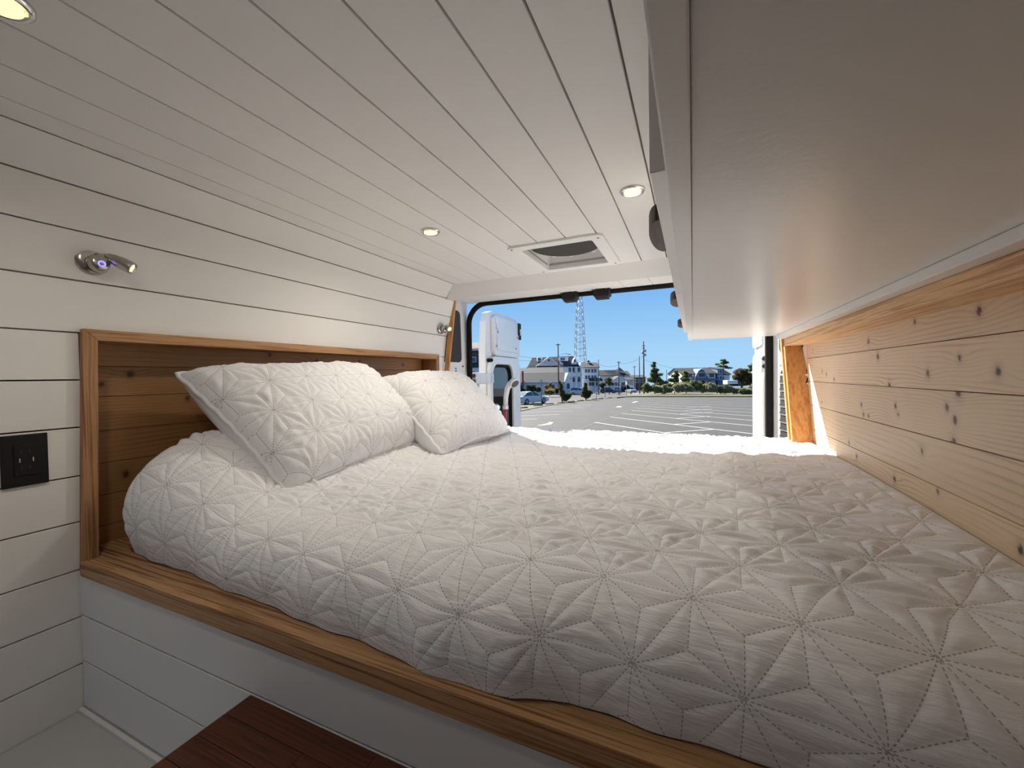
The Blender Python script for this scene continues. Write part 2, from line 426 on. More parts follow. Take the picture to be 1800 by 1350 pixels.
sheet(rp, (2.02, 2.34, -1.35, 0.60), 0.0, 0.10, 'pillar', M['van'])
sheet(rp, (2.05, 2.255, 0.088, 0.35), 0.003, 0.012, 'pillar_insert', M['felt'], r=0.03)
sheet(rp, (2.0, 2.245, -0.62, 0.012), 0.003, 0.010, 'vent_recess', M['black'], r=0.035)
for k in range(13):
    z = -0.020-0.036*k
    pts = [rp(2.228, z, .006), rp(2.0, z, .006), rp(2.0, z+.006, .012), rp(2.228, z+.006, .012)]
    MB().prism(pts, (0.002, 0, .004)).build('louvre_highlight', M['van'], wr)  # thin white strip standing for the bright highlight along the black louvres
    pts = [rp(2.228, z-.004, .004), rp(2.0, z-.004, .004), rp(2.0, z-.028, .015), rp(2.228, z-.028, .015)]
    MB().prism(pts, (0.002, 0, .003)).build('vent_flap', M['rubber'], wr)
for (yy, zz, rr) in ((2.225, 0.058, .006), (2.24, 0.03, .004), (2.10, 0.050, .005), (2.095, 0.026, .008)):
    p = rp(yy, zz, 0.002); MB().lathe([(0, rr), (0.002, rr)], (p[0], p[1], p[2]), (-1, 0, 0), 12).build('drill_hole', M['black'], wr)
p = rp(2.10, 0.05, 0); box('hinge_plate', M['van'], wr, p[0]-.006, p[0]+.01, 2.07, 2.135, 0.012, 0.070, bevel=.004)
# header beam and lower sill of the opening
MB().box(-1.40, 0.40, 2.30, 2.36, 0.485, 0.62).box(-1.40, 0.40, 2.26, 2.36, -1.40, -1.22).build('opening_frame', M['van'], wr)
# rubber seal: a rounded rectangle
path = []
sx0, sx1, sz0, sz1, sr = -1.333, 0.340, -1.22, 0.472, 0.13
for (cx_, cz_, a0) in ((sx1-sr, sz1-sr, 0), (sx0+sr, sz1-sr, 90), (sx0+sr, sz0+sr, 180), (sx1-sr, sz0+sr, 270)):
    for k in range(9):
        a = math.radians(a0+11.25*k); path.append((cx_+sr*math.cos(a), 2.32, cz_+sr*math.sin(a)))
MB().tube(path, 0.0175, 10, closed=True).build('door_seal', M['rubber'], wr)
# two black latch housings under the header
for (x0, x1, tx) in ((-0.682, -0.597, 'left'), (-0.500, -0.412, 'right')):
    o = thing('latch_housing', ((x0+x1)/2, 2.28, .425), 'black door latch housing under the header, the %s one of two' % tx, 'latch', 'latch housings')
    box('body', M['black'], o, x0, x1, 2.24, 2.32, .436, .474, bevel=.004)
    box('flange', M['black'], o, x0-.010, x1+.004, 2.235, 2.30, .472, .478, bevel=.0015)
    MB().prism([(x0+.006, 2.25, .437), (x1-.006, 2.25, .437), (x1-.010, 2.262, .423), (x0+.010, 2.262, .423)], (0, .05, 0)).build('catch', M['black'], o)
    for sx in (x0+.006, x1-.014):
        MB().lathe([(0, .005), (.003, .005)], (sx, 2.242, .472), (0, 0, -1), 10).build('screw', M['chrome'], o)

# floor, far lower than the frame shows, and an unseen wall added behind the camera to limit front light
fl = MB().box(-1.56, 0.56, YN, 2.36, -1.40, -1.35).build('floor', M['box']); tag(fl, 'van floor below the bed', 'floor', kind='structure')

wf = MB().box(-0.92, 0.56, YN-.04, YN, -1.35, 0.60).box(-1.56, -0.92, YN-.04, YN, 0.25, 0.60).build('wall_light_baffle', M['wall']); tag(wf, 'unseen partial wall added behind the viewer to limit light from the front', 'wall', kind='structure')

# ------------------------------------------------------------------ right wall, cedar panel and its frame
wrt = MB().box(0.50, 0.53, YN, 2.20, -1.35, 0.60).build('wall_right', M['gap']); tag(wrt, 'right side of the van lined with knotty cedar planks', 'wall', kind='structure')
def value_noise(x, y, seed=0):
    r = np.random.default_rng(seed).random((256, 256))
    xi = np.floor(x).astype(int); yi = np.floor(y).astype(int); fx = x-xi; fy = y-yi
    fx = fx*fx*(3-2*fx); fy = fy*fy*(3-2*fy)
    a = r[xi % 256, yi % 256]; b = r[(xi+1) % 256, yi % 256]; c = r[xi % 256, (yi+1) % 256]; d = r[(xi+1) % 256, (yi+1) % 256]
    return (a*(1-fx)+b*fx)*(1-fy)+(c*(1-fx)+d*fx)*fy-0.5
def cedar_plank(x, y0, y1a, y1b, z0, z1, face, knots, mat, parent, seed, step=0.005):
    """face=-1: front looks towards -x, +1: towards +x. y1a/y1b are the far ends at z0/z1."""
    ny = max(2, int((max(y1a, y1b)-y0)/step)); nz = max(4, int((z1-z0)/step))
    a = np.linspace(0, 1, ny+1); b = np.linspace(0, 1, nz+1)
    g = 0.0011
    A, B = np.meshgrid(a, b, indexing='ij')
    Z = z0+g+(z1-z0-2*g)*B; Y = y0+A*((y1a+(y1b-y1a)*B)-y0); X = np.full_like(Z, x)
    # field of growth lines
    rs = np.random.default_rng(seed+50); vz = Z-(z0+z1)/2
    off = rs.uniform(-0.2, 0.2)
    G = off+vz*rs.uniform(.55, 1.1)+0.05*value_noise(Y*.9+seed*7.3, vz*3+seed, seed)+0.004*value_noise(Y*5+seed, vz*22, seed+1)
    K = np.zeros_like(Z)
    for (ky, kz, kr) in knots:
        dy, dz = Y-ky, Z-kz
        sgn = 1 if rs.random() < .6 else -1
        G += sgn*(0.006+0.9*kr)*np.exp(-(dy/(.028+3.5*kr))**2-(dz/(.009+1.2*kr))**2)
        d = np.sqrt((dy/1.0)**2+(dz/1.25)**2)
        K = np.maximum(K, 0.97*np.clip((kr*1.25-d)/(kr*0.5), 0, 1)); K = np.maximum(K, 0.35*np.exp(-(d/(kr*2.0))**2))
    # front, chamfer ring, sides
    vs = np.stack([X, Y, Z], -1).reshape(-1, 3).tolist(); fs = []
    idx = lambda i, j: i*(nz+1)+j
    for i in range(ny):
        for j in range(nz): fs.append((idx(i, j), idx(i+1, j), idx(i+1, j+1), idx(i, j+1)))
    ringi = [idx(i, 0) for i in range(ny+1)]+[idx(ny, j) for j in range(1, nz+1)]+[idx(i, nz) for i in range(ny-1, -1, -1)]+[idx(0, j) for j in range(nz-1, 0, -1)]
    base = len(vs); zc = (z0+z1)/2
    for k in ringi:
        p = vs[k]; vs.append([x-face*0.002, p[1], p[2]+(0.0006 if p[2] > zc else -0.0006)*(1 if abs(p[2]-zc) > (z1-z0)/2-2*g else 0)])
    b2 = len(vs)
    for k in ringi:
        p = vs[k]; vs.append([x-face*0.012, p[1], p[2]])
    n = len(ringi)
    for i in range(n):
        j = (i+1) % n
        fs.append((ringi[i], base+i, base+j, ringi[j])); fs.append((base+i, b2+i, b2+j, base+j))
    m_ = MB(); m_.v = [tuple(p) for p in vs]; m_.f = fs; m_.sm = [False]*len(fs)
    o = m_.build('cedar_plank', mat, parent)
    gg = np.concatenate([G.reshape(-1), G.reshape(-1)[ringi], G.reshape(-1)[ringi]]); kk = np.concatenate([K.reshape(-1), K.reshape(-1)[ringi], K.reshape(-1)[ringi]])
    for nm, arr in (('grain', gg), ('knot', kk)):
        at_ = o.data.attributes.new(nm, 'FLOAT', 'POINT'); at_.data.foreach_set('value', arr.astype(np.float32))
    return o
XP, XF = 0.43, 0.36               # cedar face, frame face
def jamb(z): return 2.06-(0.105-z)*0.37
zg = [-0.505, -0.410, -0.317, -0.227, -0.134, -0.040, 0.053, 0.135]
rk = [(510,450,7),(547,510,8),(693,372,6),(947,330,8),(327,568,5),(343,580,5),(374,600,5),(592,625,7),(745,577,7),(870,515,6),(865,650,10),(1022,570,8),(617,705,6),(627,738,5),(482,700,6),(490,740,6),(820,712,7),(852,762,8),(847,850,9),(722,887,6),(433,850,6),(463,905,6),(613,995,7),(1112,1275,7),(785,1045,5),(325,690,4),(510,745,5),(290,483,4)]
rknots = []
for (a, b, r) in rk:
    p = on_x(1300+a/2.25, 400+b/2.25, XP); rknots.append((p[1], p[2], r*0.00075))
for (a, b, r) in ((0.45, .02, 7), (0.2, -.09, 8), (-.3, 0.0, 7), (.3, -.27, 6)): rknots.append((a, b, r*.00075))
for i in range(len(zg)-1):
    z0, z1 = zg[i], zg[i+1]
    kn = [k for k in rknots if z0 <= k[1] <= z1]
    cedar_plank(XP, 0.0, jamb(z0)+.004, jamb(z1)+.004, z0, z1, -1, kn, M['cedar'], wrt, i*3+1)
# frame: top rail, leaning end jamb, sunlit end trim
box('frame_rail', M['rpineY'], wrt, XF, XP+.03, 0.0, 2.072, 0.110, 0.141, bevel=.0015)
def lean(name, mat, x0, x1, dy0, dy1, z0, z1, bevel=.001):
    MB().hexa([(x0, jamb(z0)+dy0, z0), (x1, jamb(z0)+dy0, z0), (x0, jamb(z0)+dy1, z0), (x1, jamb(z0)+dy1, z0),
               (x0, jamb(z1)+dy0, z1), (x1, jamb(z1)+dy0, z1), (x0, jamb(z1)+dy1, z1), (x1, jamb(z1)+dy1, z1)]).build(name, mat, wrt, bevel=bevel)
lean('frame_jamb', M['rpineZ'], XF, XP+.03, 0.0, 0.028, -0.48, 0.1095)
lean('end_trim', M['rpineZ'], XF-.006, XF+.03, 0.0285, 0.055, -0.48, 0.150)
# white lining above the frame, hidden mostly by the cabinet
MB().box(XF+.004, XF+.03, YN, 2.09, 0.142, 0.545).build('upper_lining', M['wall'], wrt)
MB().box(XP+.012, XP+.03, YN, 0.0, -1.35, 0.142).build('near_lining', M['wall'], wrt)

# ------------------------------------------------------------------ overhead cabinet
ZC = 0.158; YE = 2.115; YC0 = -1.08
cab = thing('overhead_cabinet', (0.18, 1.0, ZC), 'long white overhead cabinet along the right side above the bed', 'cabinet')
box('bottom_panel', M['cab'], cab, 0.0002, XF+.002, YC0, YE, ZC+.0015, ZC+.020, bevel=.001)
box('face_frame', M['cab'], cab, -0.018, 0.0, YC0, YE+.004, ZC-.002, 0.519, bevel=.0015)
box('end_panel', M['cab'], cab, 0.0005, XF, YE-.016, YE, ZC+.022, 0.519, bevel=.001)
box('wall_cleat', M['cab'], cab, XF-.026, XF+.003, YC0, 2.088, 0.1415, ZC+.0012, bevel=.002)
MB().prism([(-0.018, -0.2, 0.50), (-0.058, -0.2, 0.50), (-0.100, 0.40, 0.50), (-0.018, 0.40, 0.50)], (0, 0, 0.0215)).build('scribe_board', M['cab'], cab)
door_y = [(0.420, 1.075), (1.079, 1.575), (1.579, YE)]
for i, (a, b) in enumerate(door_y):
    d = box('door', M['cab'], cab, -0.037, -0.0185, a, b, 0.195, 0.500, bevel=.0015)
    yk = (0.640, 1.250, 1.860)[i]
    pts = [(-0.037-.0195*math.sin(math.pi*k/12)**.8, yk+.075*math.cos(math.pi*k/12), .2) for k in range(13)]
    MB().prism(pts, (0, 0, 0.022)).build('edge_pull', M['walnut'], d, bevel=.001)

# ------------------------------------------------------------------ roof vent
vt = thing('roof_vent', (-.495, 1.72, H-.02), 'white square roof fan vent with dark round screen near the rear doors', 'roof vent')
def rrect(x0, x1, y0, y1, r, z, k=5):
    out = []
    for (cx_, cy_, a0) in ((x1-r, y0+r, -90), (x1-r, y1-r, 0), (x0+r, y1-r, 90), (x0+r, y0+r, 180)):
        for j in range(k+1):
            a = math.radians(a0+90*j/k); out.append((cx_+r*math.cos(a), cy_+r*math.sin(a), z))
    return out
def ring_frame(outer, inner, dz):
    mb = MB(); n = len(outer); o2 = [(p[0], p[1], p[2]+dz) for p in outer]; i2 = [(p[0], p[1], p[2]+dz) for p in inner]
    mb.add(outer+inner+o2+i2, [(k, (k+1) % n, n+(k+1) % n, n+k) for k in range(n)]+[(2*n+k, 2*n+(k+1) % n, 3*n+(k+1) % n, 3*n+k) for k in range(n)]+[(k, (k+1) % n, 2*n+(k+1) % n, 2*n+k) for k in range(n)]+[(n+k, n+(k+1) % n, 3*n+(k+1) % n, 3*n+k) for k in range(n)])
    return mb
ring_frame(rrect(VX0, VX1, VY0, VY1, .03, H-.009), rrect(VX0+.048, VX1-.048, VY0+.048, VY1-.048, .012, H-.009), .009).build('trim_frame', M['white_pl'], vt, bevel=.002)
ring_frame(rrect(VX0+.045, VX1-.045, VY0+.045, VY1-.045, .012, H-.006), rrect(VX0+.049, VX1-.049, VY0+.049, VY1-.049, .012, H-.006), .080).build('shaft', M['white_pl'], vt)
vcx, vcy = (VX0+VX1)/2, (VY0+VY1)/2
box('shaft_top', M['white_pl'], vt, VX0+.045, VX1-.045, VY0+.045, VY1-.045, H+.070, H+.078)
MB().lathe([(0, .163), (.010, .166), (.016, .160)], (vcx+.005, vcy-.035, H+.034), (0, 0, 1), 48).build('screen_ring', M['white_pl'], vt)
MB().lathe([(0, .150), (.004, .156), (.006, .156)], (vcx+.005, vcy-.035, H+.029), (0, 0, 1), 48).build('fan_screen', M['mesh_dark'], vt)
for (x, y) in ((VX0+.02, VY0+.02), (VX1-.02, VY0+.03), (VX1-.02, VY1-.03), (VX0+.02, VY1-.03)):
    MB().lathe([(0, .0045), (.003, .0045)], (x, y, H-.011), (0, 0, 1), 10).build('screw', M['screw'], vt)
for a in (200, 235, 262, 300, 330):
    x, y = vcx+.005+.170*math.cos(math.radians(a)), vcy-.03-.170*math.sin(math.radians(a))
    box('clip', M['white_pl'], vt, x-.009, x+.009, y-.007, y+.007, H+.034, H+.046, bevel=.002)

# ------------------------------------------------------------------ recessed downlights
def downlight(x, y, label, dim=1.0):
    t = thing('downlight', (x, y, H-.008), label, 'light', 'recessed ceiling downlights')
    MB().lathe([(0, .024), (-.004, .027), (-.006, .030), (-.002, .0345), (0.002, .035)], (x, y, H-.002), (0, 0, 1), 36).build('bezel', M['chrome'], t)
    MB().lathe([(0, .0215), (.001, .0235), (.004, .0235)], (x, y, H-.0085), (0, 0, 1), 32).build('lens', M['lens'], t)
    for k in range(6):          # six bare LED chips behind the lens
        a = math.radians(60*k+20)
        ld = bpy.data.lights.new('led_chip', 'SPOT'); ld.energy = LAMP_W*dim*4/6; ld.color = (1.0, .92, .80)
        ld.spot_size = math.radians(168); ld.spot_blend = 1.0; ld.shadow_soft_size = 0.0
        lo = bpy.data.objects.new('led_chip', ld); col.objects.link(lo); lo.parent = t; lo.location = (.019*math.cos(a), .019*math.sin(a), -.0035)
    return t
downlight(-.850, 1.218, 'small recessed ceiling light above the far pillow, left of the roof vent', 0.95)
downlight(-.152, 1.207, 'small recessed ceiling light beside the overhead cabinet', 0.4)
downlight(-.856, .232, 'recessed ceiling light cut off at the top left corner', 0.55)

# ------------------------------------------------------------------ reading lamps on the left wall
def reading_lamp(y, z, head, label, x=-1.338, ring_on=True):
    t = thing('reading_lamp', (x, y, z), label, 'wall lamp', 'swivel reading lamps')
    ax = (1, 0, .06)
    b = MB().lathe([(0, .0345), (.004, .0345), (.009, .032), (.012, .026), (.014, .022)], (x-.004, y, z), ax, 40).build('base', M['nickel'], t)
    MB().lathe([(0, .021), (.010, .021), (.022, .019), (.026, .014), (.027, .0)], (x+.009, y+.004, z-.009), ax, 32).build('switch_body', M['nickel'], t)
    ring = [(x+.0365, y+.004+.0062*math.cos(a), z-.0115+.0062*math.sin(a)) for a in np.linspace(0, 2*math.pi, 24, endpoint=False)]
    if ring_on: MB().tube(ring, .0015, 8, closed=True).build('touch_ring', M['blue'], b)
    # swivel arm and spot head
    j = np.array([x+.024, y+.020, z+.012]); e = j+np.array(head)*.058
    MB().tube([(x+.010, y+.004, z+.012), tuple(j)], .0055, 12).build('swivel_arm', M['nickel'], t)
    d = e-j
    h = MB().lathe([(-.006, .004), (0, .0085), (.012, .0125), (.032, .0155), (.052, .0150), (.056, .0142), (.0562, .0115), (.050, .0110)], tuple(j), tuple(d), 28).build('spot_head', M['nickel'], t)
    MB().lathe([(.0515, .0108), (.0525, .0108)], tuple(j), tuple(d), 20).build('lens', M['lens'], h)
    return t
def unit(v): v = np.array(v, float); return v/np.linalg.norm(v)
reading_lamp(.497, .300, unit((.62, .58, -.46)), 'nickel reading lamp with glowing blue ring on the wall above the headboard corner')
reading_lamp(1.995, .287, unit((.70, -.45, -.38)), 'small nickel reading lamp on the wall near the rear doors', x=-1.335, ring_on=False)

# ------------------------------------------------------------------ black outlet plate
ot = thing('wall_outlet', (-1.345, .378, -.222), 'black power outlet plate on the white wall left of the headboard', 'outlet')
box('cover_plate', M['black'], ot, -1.3505, -1.344, .343, .413, -.223, -.110, bevel=.0015)
box('socket_face', M['black'], ot, -1.345, -1.342, .361, .395, -.200, -.133, bevel=.001)
for (z, s) in ((-.147, 1), (-.182, -1)):
    for y in (.372, .384): box('slot', M['felt'], ot, -1.3425, -1.3416, y-.0008, y+.0008, z-.004, z+.004)
for y in (.369, .389): box('indicator', M['nickel'], ot, -1.3425, -1.3412, y-.001, y+.001, -.170, -.161)

# ------------------------------------------------------------------ headboard niche
XH = -1.44; XFH = -1.334
hb = thing('headboard', (-1.39, 1.22, HB_Z0), 'warm brown cedar headboard niche with mitred pine frame on the left wall', 'headboard')
hz = [-.466, -.380, -.298, -.213, -.127, -.036, .045, .128]
hk = [(229, 657.5, 8), (179, 675.6, 6), (221.5, 833.5, 8), (474, 623.5, 6), (556, 635, 7), (632, 636, 7), (708, 641, 7), (725, 657, 5), (330, 700, 6), (205, 602, 4)]
hkn = []
for (u, v, r) in hk:
    p = on_x(u, v, XH); hkn.append((p[1], p[2], r*.0009))
for i in range(len(hz)-1):
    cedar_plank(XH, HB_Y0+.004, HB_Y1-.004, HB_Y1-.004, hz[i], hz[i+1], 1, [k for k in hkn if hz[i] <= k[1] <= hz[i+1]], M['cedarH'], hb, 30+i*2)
fw = .027
def frame_piece(pts, mat, name='frame_board'):   # 4 front corners, swept back to the planks
    MB().prism([(XFH, y, z) for (y, z) in pts], (XH-.006-XFH, 0, 0)).build(name, mat, hb, bevel=.0012)
g_ = .0006
frame_piece([(HB_Y0-.019, HB_Z0), (HB_Y0+fw-.016, HB_Z0+fw), (HB_Y0+fw-g_-.003, HB_Z1-fw), (HB_Y0-.003, HB_Z1-g_)], M['pineZ'])
frame_piece([(HB_Y0-.003, HB_Z1), (HB_Y0+fw-.003, HB_Z1-fw), (HB_Y1-fw, HB_Z1-fw), (HB_Y1, HB_Z1)], M['pineY'])
frame_piece([(HB_Y1, HB_Z1-g_), (HB_Y1-fw+g_, HB_Z1-fw), (HB_Y1-fw+g_, HB_Z0+fw), (HB_Y1, HB_Z0)], M['pineZ'])
MB().box(-1.55, -1.455, .46, 2.0, -.50, .15).build('niche_back', M['gap'], hb)

# ------------------------------------------------------------------ bed platform with white boarded front
bp = thing('bed_platform', (-.46, 1.2, -1.35), 'wooden bed platform with pine front edge and white boarded front', 'bed platform')
YF = .458
box('deck', M['pineX'], bp, -1.436, XP-.001, YF+.018, 2.10, -.452, -.4255)
box('front_edge', M['pineX'], bp, -1.333, XP-.001, YF-.004, YF+.0175, -.4575, -.4240, bevel=.0015)
fz = [-1.35, -1.235, -1.12, -1.005, -.89, -.778, -.666, -.555, -.458]
for i in range(len(fz)-1):
    box('front_board', M['wall'], bp, -1.348, XP-.002, YF, YF+.012, fz[i]+GAP/2, fz[i+1]-GAP/2, bevel=.0012)
box('front_backing', M['gap'], bp, -1.36, XP-.001, YF+.013, YF+.025, -1.35, -.46)
box('rear_panel', M['box'], bp, -1.30, XP-.02, 2.075, 2.09, -1.35, -.453)

# ------------------------------------------------------------------ quilt
def asanoha(u, v, s):
    h = s*math.sqrt(3)/2; D = np.full_like(u, 9.0)
    for i in range(3):
        a = math.radians(60*i); nrm = -u*math.sin(a)+v*math.cos(a); c = nrm/h
        D = np.minimum(D, np.abs(c-np.round(c))*h)
        a = math.radians(60*i+30); nrm = -u*math.sin(a)+v*math.cos(a); t = u*math.cos(a)+v*math.sin(a)
        c = nrm/(s/2); k = np.round(c); d = np.abs(c-k)*s/2
        tt = np.abs((t-h*np.mod(k, 2)+h) % (2*h)-h)
        D = np.minimum(D, np.where(tt < 2*h/3, d, np.hypot(d, tt-2*h/3)))
    return D
def smooth01(x): x = np.clip(x, 0, 1); return x*x*(3-2*x)
def puff(u, v, amp, s=S_Q, seed=3, wr=1.0, wdir=0):
    D = asanoha(u, v, s)
    p = amp*(1-np.exp(-(D/.0072)**1.0))
    a, b = (u, v) if wdir == 0 else (v, u)
    r1 = value_noise(a*11+3, b*62+value_noise(a*7, b*7, seed+9)*3, seed); r2 = value_noise(a*22+9, b*110, seed+2); r3 = value_noise(u*4, v*4, seed+4)
    near = smooth01(D/.012)
    return p+wr*(.0034*r1+.0017*r2)*(0.25+.75*near)+.0025*r3
def grid_object(name, P, UV, mat, parent=None, wrap=False):
    ny, nx = P.shape[:2]
    ids = np.arange(ny*nx).reshape(ny, nx)
    q = np.stack([ids[:-1, :-1], ids[:-1, 1:], ids[1:, 1:], ids[1:, :-1]], -1).reshape(-1, 4)
    m_ = MB(); m_.v = [tuple(p) for p in P.reshape(-1, 3)]; m_.f = [tuple(int(i) for i in f) for f in q]; m_.sm = [True]*len(m_.f)
    o = m_.build(name, mat, parent, fix=False)
    uvl = o.data.uv_layers.new(name='cloth'); flat = UV.reshape(-1, 2)[q.reshape(-1)]
    uvl.data.foreach_set('uv', flat.astype(np.float32).reshape(-1))
    return o
def grid_normals(P):
    du = np.gradient(P, axis=1); dv = np.gradient(P, axis=0); n = np.cross(du, dv); return n/(np.linalg.norm(n, axis=-1, keepdims=True)+1e-9)
hemx = np.array([-1.40, -1.27, -1.02, -.82, -.63, -.48, -.35, -.22, -.15, -.10, -.045, .06, .2, .43])
hemy = np.array([.560, .530, .520, .505, .495, .486, .474, .474, .500, .503, .500, .498, .495, .495])
def bed_base(x, t):
    """x across the van; t in metres of cloth from the front hem"""
    hy = np.interp(x, hemx, hemy)+.003*np.sin(x*23)+.0015*np.sin(x*61+1)
    head = smooth01((-.86-x)/.42)                      # bulge of the sleeping pillows under the quilt
    foot = smooth01((x-.30)/.13)
    ztop = -.297+.150*head+.010*foot
    zb = -.423
    # front roll: quarter-round from the hem up
    Lf = .215+.10*head
    a = np.clip(t/Lf, 0, 1)
    yf_top = .640+.070*head
    yb = hy+(yf_top-hy)*(a**2.1)-.022*np.sin(math.pi*np.clip(a/.75, 0, 1))*(.4+1.1*head)
    zb_ = zb+(ztop-zb)*np.sin(a*math.pi/2)**(.95)
    # top
    Ltop = 1.385-.070*head
    b = np.clip((t-Lf)/Ltop, 0, 1)
    yt = yf_top+b*(2.03-yf_top)
    zt = ztop+.010*np.sin(b*math.pi)*(1-head)-.020*smooth01((b-.55)/.25)*smooth01((.93-b)/.25)*smooth01((.25-x)/.4)*(1-head)+.012*smooth01((b-.86)/.12)
    zt = zt-head*.06*smooth01((b-.80)/.20)
    # rear roll
    Lr = .26
    c = np.clip((t-Lf-Ltop)/Lr, 0, 1)
    y = np.where(t < Lf, yb, np.where(c > 0, 2.03+.055*np.sin(c*math.pi/2), yt))
    z = np.where(t < Lf, zb_, np.where(c > 0, zt-.15*(1-np.cos(c*math.pi/2)), zt))
    # head end curls down behind the pillows
    e = smooth01((-1.26-x)/.14)
    z = z-e*.16*smooth01((z-zb)/.2)
    yfr = np.where(a < 1, (1-a), 0)
    y = y+e*.05*(1-smooth01((t-.3)/.5))
    return y, z
XL, XR = -1.405, XP-.002
nx, nt = 560, 600
xs_ = np.linspace(XL, XR, nx); ts_ = np.linspace(0, 1.84, nt)
XX, TT = np.meshgrid(xs_, ts_)
yy, zz = bed_base(XX, TT)
P = np.stack([XX, yy, zz], -1)
rot = math.radians(4.0)
# put a star of the pattern where the photo has one: x=-.12 near the front edge of the top
u0, v0 = -.123, .185
U = (XX-u0)*math.cos(rot)-(TT-v0)*math.sin(rot); V = (XX-u0)*math.sin(rot)+(TT-v0)*math.cos(rot)
N = grid_normals(P)
flatness = smooth01((TT-.16)/.14)*smooth01((2.2-TT)/.1)
disp = puff(U, V, .0028, wr=0.35)*(1-flatness)+puff(U, V, .0078, wr=2.6)*flatness
disp *= smooth01(TT/.05+.1)
edge = smooth01((XP-XX)/.02)
P = P+N*(disp*edge)[..., None]
P[..., 2] = np.maximum(P[..., 2], -.4245)
P[..., 0] = np.minimum(P[..., 0], XP-.001)
qo = grid_object('quilt', P, np.stack([U, V], -1), M['quilt'])
tag(qo, 'white quilt stitched in star pattern covering the whole bed', 'quilt')

# ------------------------------------------------------------------ quilted shams
def sham(name, c00, c10, c11, c01, thick, label, seed, droop=0.0):
    """c00 bottom near, c10 bottom far, c11 top far, c01 top near"""
    c00, c10, c11, c01 = map(lambda p: np.array(p, float), (c00, c10, c11, c01))
    cen = (c00+c10+c11+c01)/4
    t = thing(name, (cen[0], cen[1], min(c00[2], c10[2])), label, 'pillow', 'quilted pillow shams on the bed')
    ex = (c10-c00+c11-c01)/2; ez = (c01-c00+c11-c10)/2; n = np.cross(ex, ez); n /= np.linalg.norm(n)
    if n[0] < 0: n = -n
    wx, wz = np.linalg.norm(ex), np.linalg.norm(ez)
    na, nb = int(wx/.0048), int(wz/.0048)
    p = np.linspace(-1, 1, na); q_ = np.linspace(-1, 1, nb); A, B = np.meshgrid(p, q_)
    def surf(A, B):
        # edges bow in a little between the corners
        A2 = A*(1-.045*(1-B**2)**1.0*np.abs(A)**3); B2 = B*(1-.055*(1-A**2)*np.abs(B)**3)
        s, r = (A2+1)/2, (B2+1)/2
        return ((1-s)*(1-r))[..., None]*c00+(s*(1-r))[..., None]*c10+(s*r)[..., None]*c11+((1-s)*r)[..., None]*c01
    base = surf(A, B)
    prof_ = np.clip((1-A**4)*(1-B**4), 0, 1)**.55
    lump = 1+.18*value_noise(A*2.2+seed, B*2.2, seed)
    U = A*wx/2+.031*seed; V = B*wz/2+.02
    wav = .010*np.sin(A*5+seed)*(np.abs(B)**3)*(1-prof_)
    Pf = base+n*(prof_*thick*.62*lump+wav)[..., None]
    nf = grid_normals(Pf); 
    if (nf*n).sum(-1).mean() < 0: nf = -nf
    Pf = Pf+nf*(puff(U, V, .0055, seed=seed+11, wr=1.6, wdir=1)*smooth01(prof_*3))[..., None]
    Pb = base-n*(prof_*thick*.78+.002-wav)[..., None]
    of = grid_object('quilted_front', Pf[:, ::1] if True else Pf, np.stack([U, V], -1), M['quilt'], t)
    ob = grid_object('plain_back', Pb[:, ::-1], np.stack([U, V], -1)[:, ::-1], M['cotton'], t)
    # flange: a rolled edge running round the sham
    pe = np.linspace(-1, 1, 60); loop = [(a, -1) for a in pe]+[(1, b) for b in pe[1:]]+[(a, 1) for a in pe[::-1][1:]]+[(-1, b) for b in pe[::-1][1:-1]]
    la = np.array([l[0] for l in loop]); lb = np.array([l[1] for l in loop])
    lp_ = surf(la, lb)+n*(.010*np.sin(la*5+seed)*(np.abs(lb)**3)+.002*np.sin(np.arange(len(la))*.9))[..., None]
    MB().tube(list(lp_), .0062, 8, closed=True).build('rolled_edge', M['cotton'], t)
    return t
sham('pillow_sham', (-.945, .705, -.288), (-1.005, 1.425, -.255), (-1.285, 1.335, .045), (-1.335, .665, .022), .17, 'nearest white quilted pillow leaning against the headboard', 5)
sham('pillow_sham', (-.835, 1.235, -.275), (-.855, 1.870, -.275), (-1.175, 1.870, .005), (-1.165, 1.275, .000), .16, 'farther white quilted pillow, partly hidden behind the nearest one', 8)

# ------------------------------------------------------------------ worktop and box in the near corner
ct = thing('kitchen_counter', (-.2, -.1, -1.35), 'dark reddish brown butcher block worktop below the bed front', 'worktop')
ZT = -.5575
st_mesh = {}
yrow = .4572
for r in range(11):
    x = -.722; k = 0
    while x < XP-.005:
        L = random.choice((.22, .30, .38)); 
        if k == 0: L *= random.uniform(.35, 1)
        x1 = min(XP-.004, x+L)
        box('stave', M['block'], ct, x+.0002, x1-.0002, yrow-.0425, yrow-.0003, ZT-.038, ZT-random.uniform(0, .0002), bevel=.0006)
        x = x1; k += 1
    yrow -= .043
box('counter_body', M['cab'], ct, -.705, XP-.005, -.02, .452, -1.35, ZT-.039)
bx_ = thing('corner_box', (-1.0, .1, -1.35), 'white painted low box top in the lower left corner', 'box')
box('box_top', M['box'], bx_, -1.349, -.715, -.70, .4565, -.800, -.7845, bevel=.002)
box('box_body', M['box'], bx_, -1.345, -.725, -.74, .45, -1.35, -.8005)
MB().prism([(-1.348, .4555, -.784), (-.72, .4555, -.784), (-.72, .447, -.784), (-1.348, .447, -.784)], (0, 0, .006)).build('edge_bead', M['cab'], bx_)

